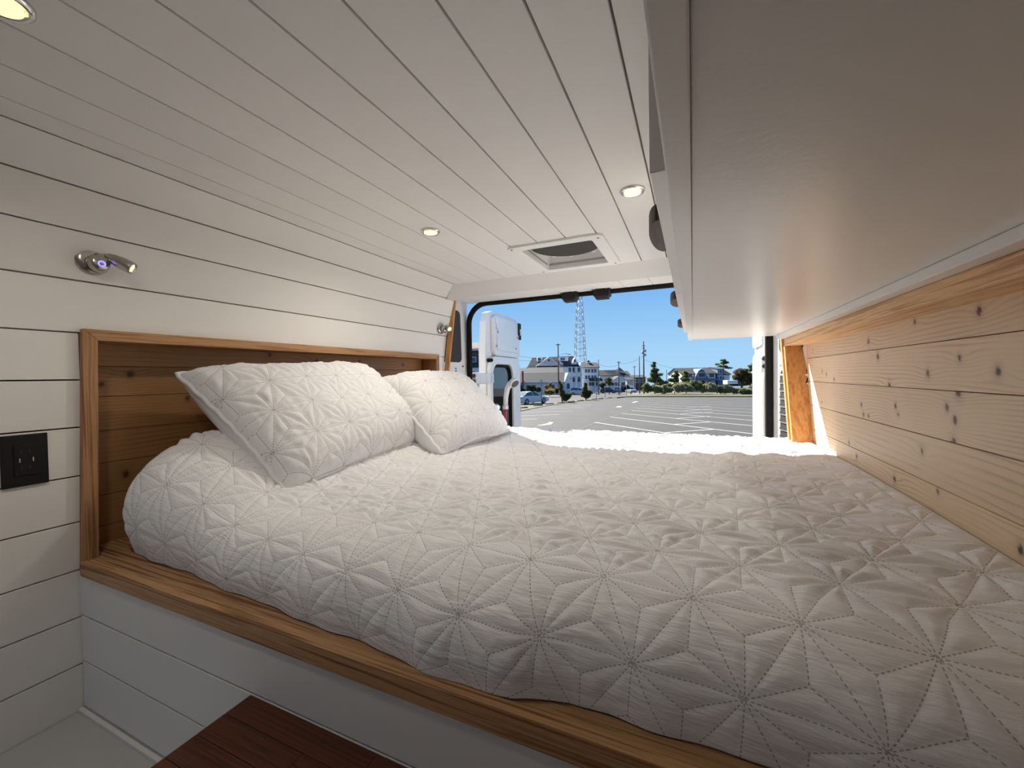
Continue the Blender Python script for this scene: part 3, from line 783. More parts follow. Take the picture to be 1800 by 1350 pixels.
# ------------------------------------------------------------------ rear doors
def leaf(y): return -1.31-.0588*(y-2.45)
def lf(u, v, off=0.0):
    r = ray(u, v); r = r/r[1]; y = -1.166/(r[0]+.0588)
    return (leaf(y)+off, y, r[2]*y)
rd = thing('rear_door', (-1.33, 2.45, -1.2), 'white left rear van door swung open, with window and screwed panel', 'van door', 'rear van doors')
def door_slab(pts, off, th, name, mat, parent, bevel=0.0):
    P_ = [(leaf(y)+off, y, z) for (y, z) in pts]
    return MB().prism(P_, (-th, 0, 0)).build(name, mat, parent, bevel=bevel)
outline = [(2.562, -1.15), (3.30, -1.15), (3.30, -.40), (3.285, .10), (3.27, .36), (3.245, .465), (3.20, .487), (2.85, .492), (2.70, .487), (2.625, .466), (2.59, .40), (2.568, .20)]
body = door_slab(outline, -.030, .055, 'door_skin', M['van'], rd, bevel=.006)
def rr2(y0, y1, z0, z1, r, k=6):
    out = []
    for (cy_, cz_, a0) in ((y1-r, z0+r, -90), (y1-r, z1-r, 0), (y0+r, z1-r, 90), (y0+r, z0+r, 180)):
        for j in range(k+1):
            a = math.radians(a0+90*j/k); out.append((cy_+r*math.cos(a), cz_+r*math.sin(a)))
    return out
# raised inner frame made of a ring around the window, and the upper panel field
wo, wi = rr2(2.585, 3.215, -1.08, .150, .10), rr2(2.625, 3.045, -1.0, .092, .095)
def leaf_ring(o_, i_, off, th, name, mat, parent):
    n = len(o_); P3 = lambda y, z, d: (leaf(y)+d, y, z)
    mb = MB(); vs = [P3(y, z, off) for (y, z) in o_]+[P3(y, z, off) for (y, z) in i_]+[P3(y, z, off-th) for (y, z) in o_]+[P3(y, z, off-th) for (y, z) in i_]
    fs = [(k, (k+1) % n, n+(k+1) % n, n+k) for k in range(n)]+[(2*n+k, 2*n+(k+1) % n, 3*n+(k+1) % n, 3*n+k) for k in range(n)]+[(k, (k+1) % n, 2*n+(k+1) % n, 2*n+k) for k in range(n)]+[(n+k, n+(k+1) % n, 3*n+(k+1) % n, 3*n+k) for k in range(n)]
    return mb.add(vs, fs).build(name, mat, parent, bevel=.004)
leaf_ring(wo, wi, .004, .034, 'window_surround', M['van'], rd)
door_slab(rr2(2.63, 3.04, -.99, .087, .09), -.024, .004, 'window_pane', M['glass'], rd)
leaf_ring(rr2(2.627, 3.043, -.995, .090, .093), rr2(2.647, 3.022, -.97, .070, .08), -.010, .014, 'window_gasket', M['rubber'], rd)
door_slab(rr2(2.665, 3.225, .155, .455, .05), .000, .03, 'upper_field', M['van'], rd, bevel=.005)
pl = door_slab(rr2(2.715, 3.190, .195, .350, .03), .0055, .006, 'screwed_panel', M['van'], rd, bevel=.0015)
for (u, v) in ((874, 584), (908, 594), (872, 608), (906, 613)):
    p = lf(u, v, .006); MB().lathe([(0, .008), (.003, .007)], p, (1, 0, 0), 12).build('screw', M['screw'], pl)
for (u, v) in ((863, 633),):
    p = lf(u, v, -.028); MB().lathe([(0, .012), (.04, .012)], p, (1, 0, 0), 12).build('plug', M['rubber'], rd)
p = lf(912, 575, -.01); o = MB().box(p[0]-.02, p[0]+.022, p[1]-.03, p[1]+.025, p[2]-.11, p[2]+.03).build('latch', M['black'], rd, bevel=.006)
MB().box(p[0]+.018, p[0]+.03, p[1]-.012, p[1]+.012, p[2]-.075, p[2]-.02).build('latch_bolt', M['chrome'], o, bevel=.004)
MB().tube([lf(871, 560, .004), lf(872, 570, .010), lf(873, 578, .006)], .006, 8).build('cable', M['white_pl'], rd)
# hinge between pillar and door
hp = lf(856, 665, 0)
h_ = MB().box(-1.345, -1.310, 2.355, 2.51, -.050, .030).build('hinge', M['van'], rd, bevel=.008)
MB().box(hp[0]-.03, hp[0]+.004, 2.51, 2.63, -.045, .025).build('hinge_leaf', M['van'], h_, bevel=.006)
for z in (-.028, .008): MB().lathe([(0, .014), (.010, .014)], (hp[0]+.003, 2.59, z), (1, 0, 0), 14).build('hinge_bolt', M['chrome'], h_)
for z in (-.030, .008): MB().lathe([(0, .015), (.008, .013)], (-1.322, 2.356, z), (0, -1, 0), 14).build('hinge_bolt', M['screw'], h_)
# right door, seen almost edge-on
rd2 = thing('rear_door', (.36, 2.45, -1.2), 'white right rear van door swung open, seen almost edge-on', 'van door', 'rear van doors')
def leaf2(y): return .350+.048*(y-2.45)
def slab2(pts, off, th, name, mat, bevel=0):
    return MB().prism([(leaf2(y)-off, y, z) for (y, z) in pts], (th, 0, 0)).build(name, mat, rd2, bevel=bevel)
slab2([(2.47, -1.15), (3.22, -1.15), (3.20, .10), (3.15, .36), (3.10, .455), (3.03, .487), (2.62, .487), (2.535, .462), (2.48, .36)], .0, .055, 'door_skin', M['van'], .006)
slab2(rr2(2.60, 3.12, .155, .455, .05), .018, .02, 'upper_field', M['van'], .005)
slab2(rr2(2.56, 3.14, -1.08, .11, .09), .018, .02, 'lower_field', M['van'], .005)
box('hinge', M['van'], rd2, .315, .36, 2.385, 2.52, -.005, .085, bevel=.008)
for (z, y) in ((.068, 2.386), (.030, 2.386)):
    MB().lathe([(0, .012), (.008, .011)], (.33, y, z), (0, -1, 0), 14).build('hinge_bolt', M['chrome'], rd2)

# ------------------------------------------------------------------ handheld shower at the tail
sh = thing('hand_shower', (-1.14, 2.45, -.6), 'white handheld shower head with red hose hanging behind the bed', 'shower')
hd = unit((.55, -.25, -.45)); pc = np.array([-1.072, 2.45, -.045])
head_ = MB().lathe([(-.034, .010), (-.026, .026), (-.008, .034), (.004, .035), (.008, .031)], tuple(pc), tuple(hd), 28).build('shower_head', M['white_pl'], sh)
MB().lathe([(.0085, .029), (.010, .028)], tuple(pc), tuple(hd), 24).build('spray_plate', M['screw'], head_)
MB().tube([tuple(pc-hd*.024), (-1.108, 2.455, -.050), (-1.128, 2.455, -.085), (-1.138, 2.452, -.140), (-1.140, 2.45, -.195)], [.016, .019, .018, .016, .015], 14).build('handle', M['white_pl'], sh)
MB().lathe([(0, .019), (.025, .019)], (-1.140, 2.45, -.218), (0, 0, 1), 18).build('collar', M['white_pl'], sh)
MB().tube([(-1.140, 2.45, -.215), (-1.143, 2.45, -.26), (-1.152, 2.452, -.33), (-1.150, 2.455, -.42), (-1.130, 2.46, -.52), (-1.12, 2.40, -.60), (-1.14, 2.25, -.60), (-1.15, 2.12, -.60)], .009, 10).build('hose', M['red'], sh)
MB().lathe([(0, .020), (.012, .026), (.022, .026), (.03, .014)], (-1.205, 2.43, -.205), (1, -.5, 0), 20).build('valve', M['chrome'], sh)
MB().box(-1.24, -1.15, 2.47, 2.51, -.190, -.135).build('bracket', M['black'], sh, bevel=.004)
MB().box(-1.20, -1.18, 2.475, 2.495, -.72, -.18).build('stand_pipe', M['black'], sh)
MB().box(-1.20, -1.18, 2.103, 2.49, -.74, -.715).build('support_arm', M['black'], sh)

# ================================================================== outdoors
M['asphalt'] = plain('asphalt', (0.040, 0.0375, 0.033), 0.9, var=0.16, scale=0.9, bump=0.3)
M['line'] = plain('worn_white_line_paint', (0.40, 0.385, 0.345), 0.8, var=0.12, scale=4)
M['grass'] = plain('dry_grass', (0.09, 0.083, 0.035), 0.95, var=0.35, scale=3)
M['concrete'] = plain('pale_concrete', (0.15, 0.14, 0.122), 0.9, var=0.1, scale=2)
M['stop'] = plain('weathered_concrete', (0.085, 0.078, 0.07), 0.9, var=0.2, scale=5)
M['siding'] = plain('white_siding', (0.72, 0.74, 0.76), 0.7, var=0.03, scale=2)
M['gsiding'] = plain('grey_siding', (0.42, 0.44, 0.46), 0.8, var=0.06, scale=2)
M['tansiding'] = plain('tan_shingle', (0.09, 0.072, 0.05), 0.85, var=0.1, scale=2)
M['bsiding'] = plain('blue_siding', (0.10, 0.16, 0.26), 0.8, var=0.08, scale=2)
M['groof'] = plain('grey_shingle_roof', (0.033, 0.032, 0.031), 0.9, var=0.12, scale=3)
M['nroof'] = plain('navy_shingle_roof', (0.022, 0.025, 0.038), 0.9, var=0.15, scale=3)
M['rroof'] = plain('red_brown_roof', (0.09, 0.04, 0.03), 0.9, var=0.12, scale=3)
M['wglass'] = plain('house_window_glass', (0.07, 0.085, 0.11), 0.15, var=0.2, scale=0.6)
M['brick'] = plain('brown_brick', (0.17, 0.075, 0.05), 0.9, var=0.2, scale=10)
M['pole'] = plain('weathered_pole_timber', (0.13, 0.105, 0.085), 0.9, var=0.15, scale=3)
M['steel'] = plain('galvanised_steel', (0.42, 0.46, 0.50), 0.5, 0.3, var=0.05)
M['carwhite'] = plain('white_car_paint', (0.62, 0.63, 0.66), 0.25, var=0.01, coat=0.5)
M['cardark'] = plain('dark_car_paint', (0.03, 0.04, 0.055), 0.25, var=0.05, coat=0.5)
M['cargrey'] = plain('silver_car_paint', (0.33, 0.35, 0.38), 0.25, var=0.05, coat=0.5)
M['tyre'] = plain('tyre', (0.015, 0.015, 0.015), 0.8)
M['taillight'] = plain('tail_light', (0.25, 0.01, 0.015), 0.2)
M['wire'] = plain('power_wire', (0.07, 0.07, 0.08), 0.7)
def leafy(name, c, var=.35):
    q = NT(name); v = q.obj(); n = q.noise(v, 2.2, 3)
    cc = q.ramp(n, [(.3, tuple(x*(1-var) for x in c)), (.7, tuple(x*(1+var) for x in c))])
    q.set(color=cc, rough=.85, spec=.15)
    tr = q.node('ShaderNodeBsdfTranslucent'); q.l.new(cc, tr.inputs[0])
    mx = q.node('ShaderNodeMixShader'); mx.inputs[0].default_value = .45
    q.l.new(q.b.outputs[0], mx.inputs[1]); q.l.new(tr.outputs[0], mx.inputs[2]); q.l.new(mx.outputs[0], q.n['Material Output'].inputs[0])
    return q.m
M['conifer'] = leafy('dark_olive_needles', (0.115, 0.112, 0.048))
M['pine'] = leafy('pine_needles', (0.125, 0.15, 0.06))
M['brush'] = leafy('pale_brush_leaves', (0.36, 0.34, 0.20))
M['brushg'] = leafy('green_brush_leaves', (0.19, 0.205, 0.085))
M['gold'] = leafy('golden_bush_leaves', (0.30, 0.21, 0.05))
M['rust'] = leafy('rusty_leaves', (0.14, 0.10, 0.05))
M['hedge'] = leafy('dark_hedge_leaves', (0.045, 0.06, 0.03))
M['bark'] = plain('bark', (0.09, 0.065, 0.045), 0.9, var=.2, scale=8)

def gpt(u, v, dz=0.0):
    p = on_ground(u, v); return (p[0], p[1], p[2]+dz)
def gz3(x, y, dz=0.0): return (x, y, ground_z(y)+dz)
lot = MB().add([gz3(-400, -60), gz3(400, -60), gz3(400, 600), gz3(-400, 600)], [(0, 1, 2, 3)]).build('parking_lot', M['asphalt'])
tag(lot, 'grey asphalt parking lot with worn white bay lines', 'parking lot', kind='structure')
def strip(name, mat, a, b, w, dz=.006, th=.006):
    a = np.array(a[:2]); b = np.array(b[:2]); d = b-a; d /= np.linalg.norm(d); n = np.array([-d[1], d[0]])*w/2
    pts = [a-n, b-n, b+n, a+n]
    return MB().prism([gz3(p[0], p[1], dz) for p in pts], (0, 0, th)).build(name, mat, lot)
bays = [((1045, 742.7), (1232, 771)), ((1072.5, 733.3), (1340, 765)), ((1093, 727), (1340, 750.5)), ((1110, 721.5), (1340, 740.8)), ((1118, 717.5), (1340, 732.8)), ((1126, 714), (1340, 726.8)), ((1132, 711), (1340, 720.8)), ((1138, 708), (1340, 715)), ((1146, 705.5), (1340, 710.5)), ((1154, 703.5), (1330, 707)),
        ((1170, 761), (1258, 755)), ((1184, 746.5), (1251, 742)), ((1187.5, 736), (1248, 732)), ((1196, 728), (1253, 724.7)), ((1203, 722), (1252, 719.4)), ((1208, 716.5), (1250, 714.4)),
        ((1005, 755.5), (1080, 770)), ((905, 732), (983, 728.8)), ((905, 725.6), (1008, 723)), ((905, 738), (944, 737)), ((905, 720.5), (1026, 716.5)), ((935, 716.5), (1040, 712.5))]
for a, b in bays: strip('bay_line', M['line'], gpt(*a), gpt(*b), .15)
# painted arrows
for pts in ([(943, 749), (963, 744.5), (966, 742), (973, 743), (969, 746.5), (952, 748.5)], [(1082, 716), (1087, 713.8), (1093, 714.6), (1091, 716.5)], [(1110, 707.5), (1118, 705.6), (1122, 706.2), (1114, 708)]):
    MB().prism([gpt(u, v, .006) for (u, v) in pts], (0, 0, .006)).build('painted_arrow', M['line'], lot)
# seams of tar
for a, b in (((1000, 762), (1105, 722)), ((1105, 722), (1150, 703))): strip('tar_seam', M['stop'], gpt(*a), gpt(*b), .10, dz=.003, th=.004)
# verge, road, drives
def flat(name, mat, px, dz, label=None, cat=None, th=.05):
    o = MB().prism([gpt(u, v, 0) for (u, v) in px], (0, 0, dz)).build(name, mat)
    return tag(o, label, cat, kind='structure')
flat('verge', M['grass'], [(890, 727), (918, 722.5), (960, 714), (1003, 707.5), (1040, 703), (1075, 700), (1082, 698.6), (1040, 700.6), (1000, 704.5), (960, 710.5), (925, 716), (890, 722)], .05, 'strip of dry grass between the lot and the street', 'grass')
flat('pavement', M['concrete'], [(905, 700.5), (960, 698.3), (1000, 696.3), (1000, 694.6), (960, 696), (905, 697.5)], .06, 'pale concrete driveway and pavement across the street', 'pavement')
flat('far_verge', M['grass'], [(1084, 699.4), (1130, 697.2), (1345, 697.2), (1345, 690), (1135, 690), (1112, 692.6)], .10, 'grass bank behind the far edge of the lot', 'grass')
flat('pavement_corner', M['concrete'], [(1100, 695.4), (1128, 693.3), (1134, 691.8), (1118, 691.6), (1104, 693.4)], .12, 'pale pavement corner beside the tall pole', 'pavement')
# kerb stones along the far edge
kerb = thing('kerb', gpt(1230, 697), 'low concrete kerb along the far edge of the parking lot', 'kerb')
ku = np.linspace(1084, 1345, 16)
for a, b in zip(ku[:-1], ku[1:]):
    va_, vb_ = (700.2 if a < 1100 else 698.0), (700.2 if b < 1100 else 698.0)
    p, q_ = gpt(a+.3, va_), gpt(b-.3, vb_)
    MB().prism([(p[0], p[1], p[2]), (q_[0], q_[1], q_[2]), (q_[0], q_[1]+.25, q_[2]), (p[0], p[1]+.25, p[2])], (0, 0, .16)).build('kerb_stone', M['stop'], kerb)
# wheel stops
stops = [(905, 723), (918, 718.5), (946, 714.2), (966, 711.4), (986, 709), (1004, 706.8), (1020, 705), (1045, 702.2), (1056, 701.3), (1071, 699.8)]
where = ['cut by the open door edge', 'closest to the open left door', 'in front of the white sedan', 'right of the white sedan', 'at the foot of the near conifer bush', 'just right of the near conifer bush', 'left of the far conifer bush', 'just right of the far conifer bush', 'second past the far conifer bush', 'last and smallest of the row']
for (u, v), w_ in zip(stops, where):
    p = gpt(u, v)
    o = thing('wheel_stop', p, 'concrete wheel stop on the verge, '+w_, 'wheel stop', 'wheel stops along the verge', rz=math.radians(72))
    MB().prism([(-.7, -.09, 0), (-.7, .09, 0), (-.7, .05, .14), (-.7, -.05, .14)], (1.4, 0, 0)).build('stop_block', M['stop'], o, local=True, bevel=.01)

# ---- houses
def place(u, c, name, label, cat, group=None, extra=0.0):
    p = at(u, 685, c); z = ground_z(p[1])
    o = thing(name, (p[0], p[1], z), label, cat, group, rz=YAW+extra); o['c'] = c
    return o, c, (lambda v: at(u, v, c)[2]-z), (lambda uu: (uu-u)*c/F_PX)
def gable(parent, x0, x1, y0, y1, ze, zr, axis, wmat, rmat, over=.35, z0=0.0, trim=None):
    mb = MB()
    if axis == 'x':
        ym = (y0+y1)/2
        mb.prism([(x0, y0, z0), (x0, y1, z0), (x0, y1, ze), (x0, ym, zr), (x0, y0, ze)], (x1-x0, 0, 0))
        w = mb.build('walls', wmat, parent, local=True)
        sl = (zr-ze)/(ym-y0); r = MB()
        for s in (-1, 1):
            ye = ym+s*(ym-y0+over); zz = ze-sl*over
            r.prism([(x0-over, ym, zr+.02), (x0-over, ye, zz+.02), (x0-over, ye, zz+.2), (x0-over, ym, zr+.2)], (x1-x0+2*over, 0, 0))
    else:
        xm = (x0+x1)/2
        mb.prism([(x0, y0, z0), (x1, y0, z0), (x1, y0, ze), (xm, y0, zr), (x0, y0, ze)], (0, y1-y0, 0))
        w = mb.build('walls', wmat, parent, local=True)
        sl = (zr-ze)/(xm-x0); r = MB()
        for s in (-1, 1):
            xe = xm+s*(xm-x0+over); zz = ze-sl*over
            r.prism([(xm, y0-over, zr+.02), (xe, y0-over, zz+.02), (xe, y0-over, zz+.2), (xm, y0-over, zr+.2)], (0, y1-y0+2*over, 0))
            if trim:
                MB().prism([(xm, y0-over-.05, zr+.05), (xe, y0-over-.05, zz+.05), (xe, y0-over-.05, zz-.25), (xm, y0-over-.05, zr-.3)], (0, .1, 0)).build('barge_board', trim, parent, local=True)
    rf = r.build('roof', rmat, parent, local=True)
    return w, rf
def win(parent, x, z, w, h, y=0.0, frame=None):
    f = MB().box(x-w/2-.12, x+w/2+.12, y-.06, y+.02, z-h/2-.12, z+h/2+.12).build('window', frame or M['siding'], parent, local=True)
    MB().box(x-w/2, x+w/2, y-.10, y-.05, z-h/2, z+h/2).build('pane', M['wglass'], f, local=True)
def lbox(name, mat, parent, *a): return box(name, mat, parent, *a, local=True)

# low house with long grey roofs
o, c, zv, xu = place(955, 96, 'low_house', 'low white house with long grey roofs behind the white sedan', 'house')
gable(o, xu(905), xu(1000), 0, 9, zv(671.5), zv(657), 'x', M['siding'], M['groof'])
gable(o, xu(905), xu(996), 6.0, 15, zv(656), zv(646.5), 'x', M['siding'], M['groof'])
MB().prism([(xu(992), -.8, 0), (xu(1004), -.8, 0), (xu(1004), -.8, zv(671)), (xu(998), -.8, zv(656)), (xu(992), -.8, zv(671))], (0, 9, 0)).build('gable_end', M['siding'], o, local=True)
lbox('fascia', M['siding'], o, xu(905), xu(1000), -.5, -.3, zv(672.5), zv(670.8))
for u in (917, 928, 939, 962, 972, 984): win(o, xu(u), zv(680), .8, .9, 0)
win(o, xu(998), zv(679), .7, 1.2, -.82)
ch = lbox('chimney', M['brick'], o, xu(917.5), xu(920.5), -.9, .3, 0, zv(653)); lbox('chimney_cap', M['stop'], ch, xu(917.1), xu(920.9), -1.0, .4, zv(653), zv(652))

# big house with dark roof
o, c, zv, xu = place(975, 124, 'gambrel_house', 'large white house with dark roof, front gable and dormers', 'house')
lbox('walls', M['siding'], o, xu(929), xu(1021), 0, 12, 0, zv(644))
MB().add([(xu(927), -.5, zv(645)), (xu(1020), -.5, zv(645)), (xu(1020), 12.5, zv(645)), (xu(927), 12.5, zv(645)), (xu(938), 4.8, zv(627)), (xu(1012), 4.8, zv(625)), (xu(1012), 7.2, zv(625)), (xu(938), 7.2, zv(627))], [(0, 1, 5, 4), (1, 2, 6, 5), (2, 3, 7, 6), (3, 0, 4, 7), (4, 5, 6, 7), (0, 3, 2, 1)]).build('roof', M['nroof'], o, local=True)
gf = MB().prism([(xu(942), -1.0, zv(643)), (xu(984), -1.0, zv(643)), (xu(966), -1.0, zv(626.5))], (0, 6, 0)).build('front_gable', M['gsiding'], o, local=True)
for (a, b) in (((942, 643), (966, 626.5)), ((966, 626.5), (984, 643))):
    MB().prism([(xu(a[0]), -1.15, zv(a[1])), (xu(b[0]), -1.15, zv(b[1])), (xu(b[0]), -1.15, zv(b[1]+2)), (xu(a[0]), -1.15, zv(a[1]+2))], (0, .2, 0)).build('barge_board', M['siding'], o, local=True)
win(o, xu(965), zv(633.5), .75, .75, -1.05)
for (a, b) in ((946, 955), (984.5, 1001)):
    lbox('dormer', M['siding'], o, xu(a), xu(b), 1.6, 6, zv(634.5), zv(627.5))
    for k in (0.28, 0.52): win(o, xu(a+(b-a)*k), zv(631), .55, .8, 1.6)
MB().prism([(xu(1005), -.4, zv(641)), (xu(1015), -.4, zv(641)), (xu(1011.5), -.4, zv(629.5))], (0, 5, 0)).build('side_gable', M['siding'], o, local=True)
win(o, xu(1010.5), zv(635), .5, .8, -.45)
for u in (1002, 1008.5, 1018):
    for v in (650.5, 668): win(o, xu(u), zv(v), .75, 1.3, 0)
for u in (1005, 1013, 1021): lbox('corner_post', M['siding'], o, xu(u)-.15, xu(u)+.15, -.9, -.6, 0, zv(645))
lbox('porch_rail', M['siding'], o, xu(1000), xu(1022), -.9, -.7, zv(660), zv(656.5)); lbox('porch_deck', M['siding'], o, xu(1000), xu(1022), -.9, 0, zv(662), zv(660))

# house with cupola
o, c, zv, xu = place(1037, 142, 'cupola_house', 'white three storey house with small roof cupola', 'house')
gable(o, xu(1020), xu(1053), 0, 10, zv(646), zv(637.5), 'x', M['siding'], M['groof'], trim=M['siding'])
MB().prism([(xu(1017), -1, zv(646)), (xu(1025), -1, zv(646)), (xu(1021), -1, zv(637))], (0, 4, 0)).build('side_gable', M['siding'], o, local=True)
cu = lbox('cupola', M['siding'], o, xu(1036.5), xu(1041.5), 4, 5.2, zv(640), zv(635)); MB().prism([(xu(1035.8), 3.8, zv(635)), (xu(1042.2), 3.8, zv(635)), (xu(1039), 3.8, zv(632.5))], (0, 1.6, 0)).build('cupola_roof', M['groof'], cu, local=True)
for u in (1030.5, 1035.5, 1041.5, 1046.5):
    for v in (652, 663): win(o, xu(u), zv(v), .7, 1.2, 0)
for u in (1037, 1042, 1048): win(o, xu(u), zv(675), .9, 1.2, -.02)
for u in (1024, 1033, 1045, 1052): lbox('porch_post', M['siding'], o, xu(u)-.14, xu(u)+.14, -1.6, -1.3, 0, zv(666))
MB().prism([(xu(1034), 0, zv(664.5)), (xu(1034), -2.0, zv(668.5)), (xu(1034), -2.0, zv(669.5)), (xu(1034), 0, zv(669.5))], (xu(1057)-xu(1034), 0, 0)).build('porch_roof', M['groof'], o, local=True)

# grey shingled houses further along the street
o, c, zv, xu = place(1080, 165, 'shingled_house', 'grey shingled house with small roof tower along the street', 'house')
gable(o, xu(1054), xu(1095), 0, 9, zv(660), zv(651), 'x', M['gsiding'], M['groof'])
tw = lbox('tower', M['gsiding'], o, xu(1088), xu(1099), 2, 7, 0, zv(652)); MB().add([(xu(1087.5), 1.8, zv(652)), (xu(1099.5), 1.8, zv(652)), (xu(1099.5), 7.2, zv(652)), (xu(1087.5), 7.2, zv(652)), (xu(1094), 4.5, zv(645))], [(0, 1, 4), (1, 2, 4), (2, 3, 4), (3, 0, 4), (0, 3, 2, 1)]).build('tower_roof', M['groof'], tw, local=True)
gable(o, xu(1099), xu(1108), 1, 9, zv(659), zv(653), 'x', M['gsiding'], M['groof'])
for u in (1058, 1064, 1070): win(o, xu(u), zv(668), .8, 1.0, 0)
for u in (1090.5, 1096): win(o, xu(u), zv(660), .7, 1.0, 2)
o, c, zv, xu = place(1090, 136, 'white_cottage', 'white cottage with small gable behind the parked cars', 'house')
gable(o, xu(1079), xu(1100), 0, 6, zv(668), zv(662), 'y', M['siding'], M['groof'], trim=M['siding'])
for u in (1083, 1088, 1095): win(o, xu(u), zv(675), .7, 1.1, 0)
lbox('garage_dark_panel', M['hedge'], o, xu(1092), xu(1099), -.04, 0, 0, zv(672))  # dark slab on the closed wall, its colour standing for garage shade
o, c, zv, xu = place(1108, 152, 'small_white_house', 'small white house at the end of the street left of the poles', 'house')
gable(o, xu(1101), xu(1117), 0, 7, zv(668), zv(664), 'x', M['siding'], M['groof'])
win(o, xu(1110), zv(673), 1.3, 1.6, 0); win(o, xu(1105), zv(673), .6, 1.2, 0)
o, c, zv, xu = place(1121, 185, 'beige_house', 'distant beige house between the thin pole and the tall pole', 'house')
gable(o, xu(1112), xu(1135), 0, 9, zv(664), zv(660), 'x', M['tansiding'], M['groof']); win(o, xu(1120), zv(670), 1.2, 1.2, 0); win(o, xu(1128), zv(670), 1.2, 1.2, 0)
# tan building seen beside the left door
o, c, zv, xu = place(833, 78, 'tan_building', 'tan shingled building glimpsed between the van pillar and open door', 'building')
gable(o, xu(800), xu(868), 0, 8, zv(614), zv(601), 'x', M['tansiding'], M['tansiding'], over=.3)
gable(o, xu(806), xu(862), -2.4, 0, zv(646), zv(641), 'x', M['siding'], M['groof'], over=.2)
win(o, xu(833), zv(632), .9, .8, 0); win(o, xu(848), zv(632), .9, .8, 0); win(o, xu(833), zv(658), .9, 1.1, -2.4)
lbox('fascia', M['siding'], o, xu(800), xu(868), -.4, -.3, zv(616.5), zv(614))

# blue barn house
o, c, zv, xu = place(1235, 118, 'blue_barn_house', 'blue house with white barn-shaped gable behind the brush', 'house')
gable(o, xu(1199), xu(1258), 0, 10, zv(657), zv(647), 'x', M['siding'], M['groof'])
gp = [(1216.5, 667), (1221, 658), (1225, 651.5), (1230, 648), (1235, 651.5), (1239, 658), (1244, 667)]
MB().prism([(xu(u), -1.2, zv(v)) for u, v in gp], (0, 6, 0)).build('barn_gable', M['bsiding'], o, local=True)
for a, b in zip(gp[:-1], gp[1:]):
    MB().tube([(xu(a[0]), -1.3, zv(a[1])), (xu(b[0]), -1.3, zv(b[1]))], .17, 6).build('barge_board', M['siding'], o, local=True)
win(o, xu(1230), zv(659), 2.0, 1.2, -1.25); win(o, xu(1251), zv(660), 1.4, 1.1, 0); win(o, xu(1214), zv(660), 1.0, 1.0, 0)
lbox('porch_band', M['bsiding'], o, xu(1215), xu(1259), -1.5, -.1, zv(669), zv(665.5))
gable(o, xu(1260), xu(1271), -.6, 9, zv(650), zv(646.5), 'x', M['bsiding'], M['groof'], over=.15)
for v in (654, 664): win(o, xu(1265), zv(v), .7, 1.0, -.6)
lbox('side_trim', M['siding'], o, xu(1259), xu(1282), -.7, -.55, zv(662), zv(661))
gable(o, xu(1271), xu(1286), 1, 8, zv(659), zv(652), 'x', M['siding'], M['rroof'])
for u in (1222, 1228, 1236, 1247): win(o, xu(u), zv(673), .9, 1.4, -.02)
o, c, zv, xu = place(1287, 100, 'box_truck', 'white box truck body parked behind the brush', 'truck')
lbox('cargo_box', M['siding'], o, xu(1279), xu(1297), 0, 2.2, zv(675), zv(668.5)); lbox('cab', M['cardark'], o, xu(1297.5), xu(1303), .1, 2.1, zv(679), zv(671)); lbox('chassis', M['tyre'], o, xu(1279), xu(1303), .3, 1.9, zv(679), zv(675.2))
for u in (1283, 1300): MB().lathe([(0, .42), (.25, .42)], (xu(u), 0.0, .42), (0, 1, 0), 14).build('wheel', M['tyre'], o, local=True)

# ---- lattice tower
o, c, zv, xu = place(1020.5, 190, 'radio_tower', 'tall pale lattice tower rising behind the houses', 'tower')
z_b, z_t = 0.0, zv(380)
def half(z): return np.interp(z, [0, zv(637), zv(525), z_t], [3.1, 2.45, 1.12, .6])
nlv = 26; lv = np.linspace(0, z_t, nlv)
cor = lambda z: [(sx*half(z), sy*half(z), z) for sx, sy in ((-1, -1), (1, -1), (1, 1), (-1, 1))]
for k in range(4): MB().tube([cor(z)[k] for z in lv], .16, 6).build('leg', M['steel'], o, local=True)
for i in range(nlv-1):
    mb = MB(); a, b = cor(lv[i]), cor(lv[i+1])
    for k in range(4):
        j = (k+1) % 4; mid = tuple((np.array(b[k])+np.array(b[j]))/2)
        mb.tube([b[k], b[j]], .07, 5); mb.tube([a[k], mid], .06, 5); mb.tube([a[j], mid], .06, 5)
    mb.build('brace_tier', M['steel'], o, local=True)
lbox('mast', M['steel'], o, -.08, .08, -.1, .1, 0, z_t)

# ---- poles
def pole(u, vt, c, r, label, name='utility_pole', mat='pole', arms=(), cat='pole', group='poles along the street'):
    o, c, zv, xu = place(u, c, name, label, cat, group)
    MB().tube([(0, 0, -.2), (0, 0, zv(vt))], [r, r*.7], 10).build('pole_shaft', M[mat], o, local=True)
    for (v, w_) in arms: lbox('cross_arm', M[mat], o, -w_, w_, -.15, -.05, zv(v)-.07, zv(v)+.07)
    return o, zv, xu
o, zv, xu = pole(982, 604, 88, .17, 'dark utility pole with street lamp arm in front of the dark-roofed house', arms=((606, .5),))
MB().tube([(0, -.1, zv(626)), (xu(986), -.2, zv(623.5)), (xu(993), -.3, zv(622)), (xu(999), -.3, zv(622.4))], .05, 6).build('lamp_arm', M['steel'], o, local=True)
MB().ico((xu(1001), -.3, zv(623)), (.42, .2, .12)).build('lamp_head', M['steel'], o, local=True)
MB().tube([(0, -.1, zv(632)), (xu(988), -.2, zv(639))], .10, 6).build('transformer_arm', M['siding'], o, local=True)
for u, v in ((986, 639), (989, 640)): MB().tube([(xu(u), -.3, zv(v+2)), (xu(u), -.3, zv(v-2))], .16, 8).build('insulator', M['siding'], o, local=True)
pole(1052.5, 632, 92, .12, 'thin pole in front of the white cupola house')
pole(1088, 635, 92, .12, 'thin pole left of the white cottage', arms=((637, .4),))
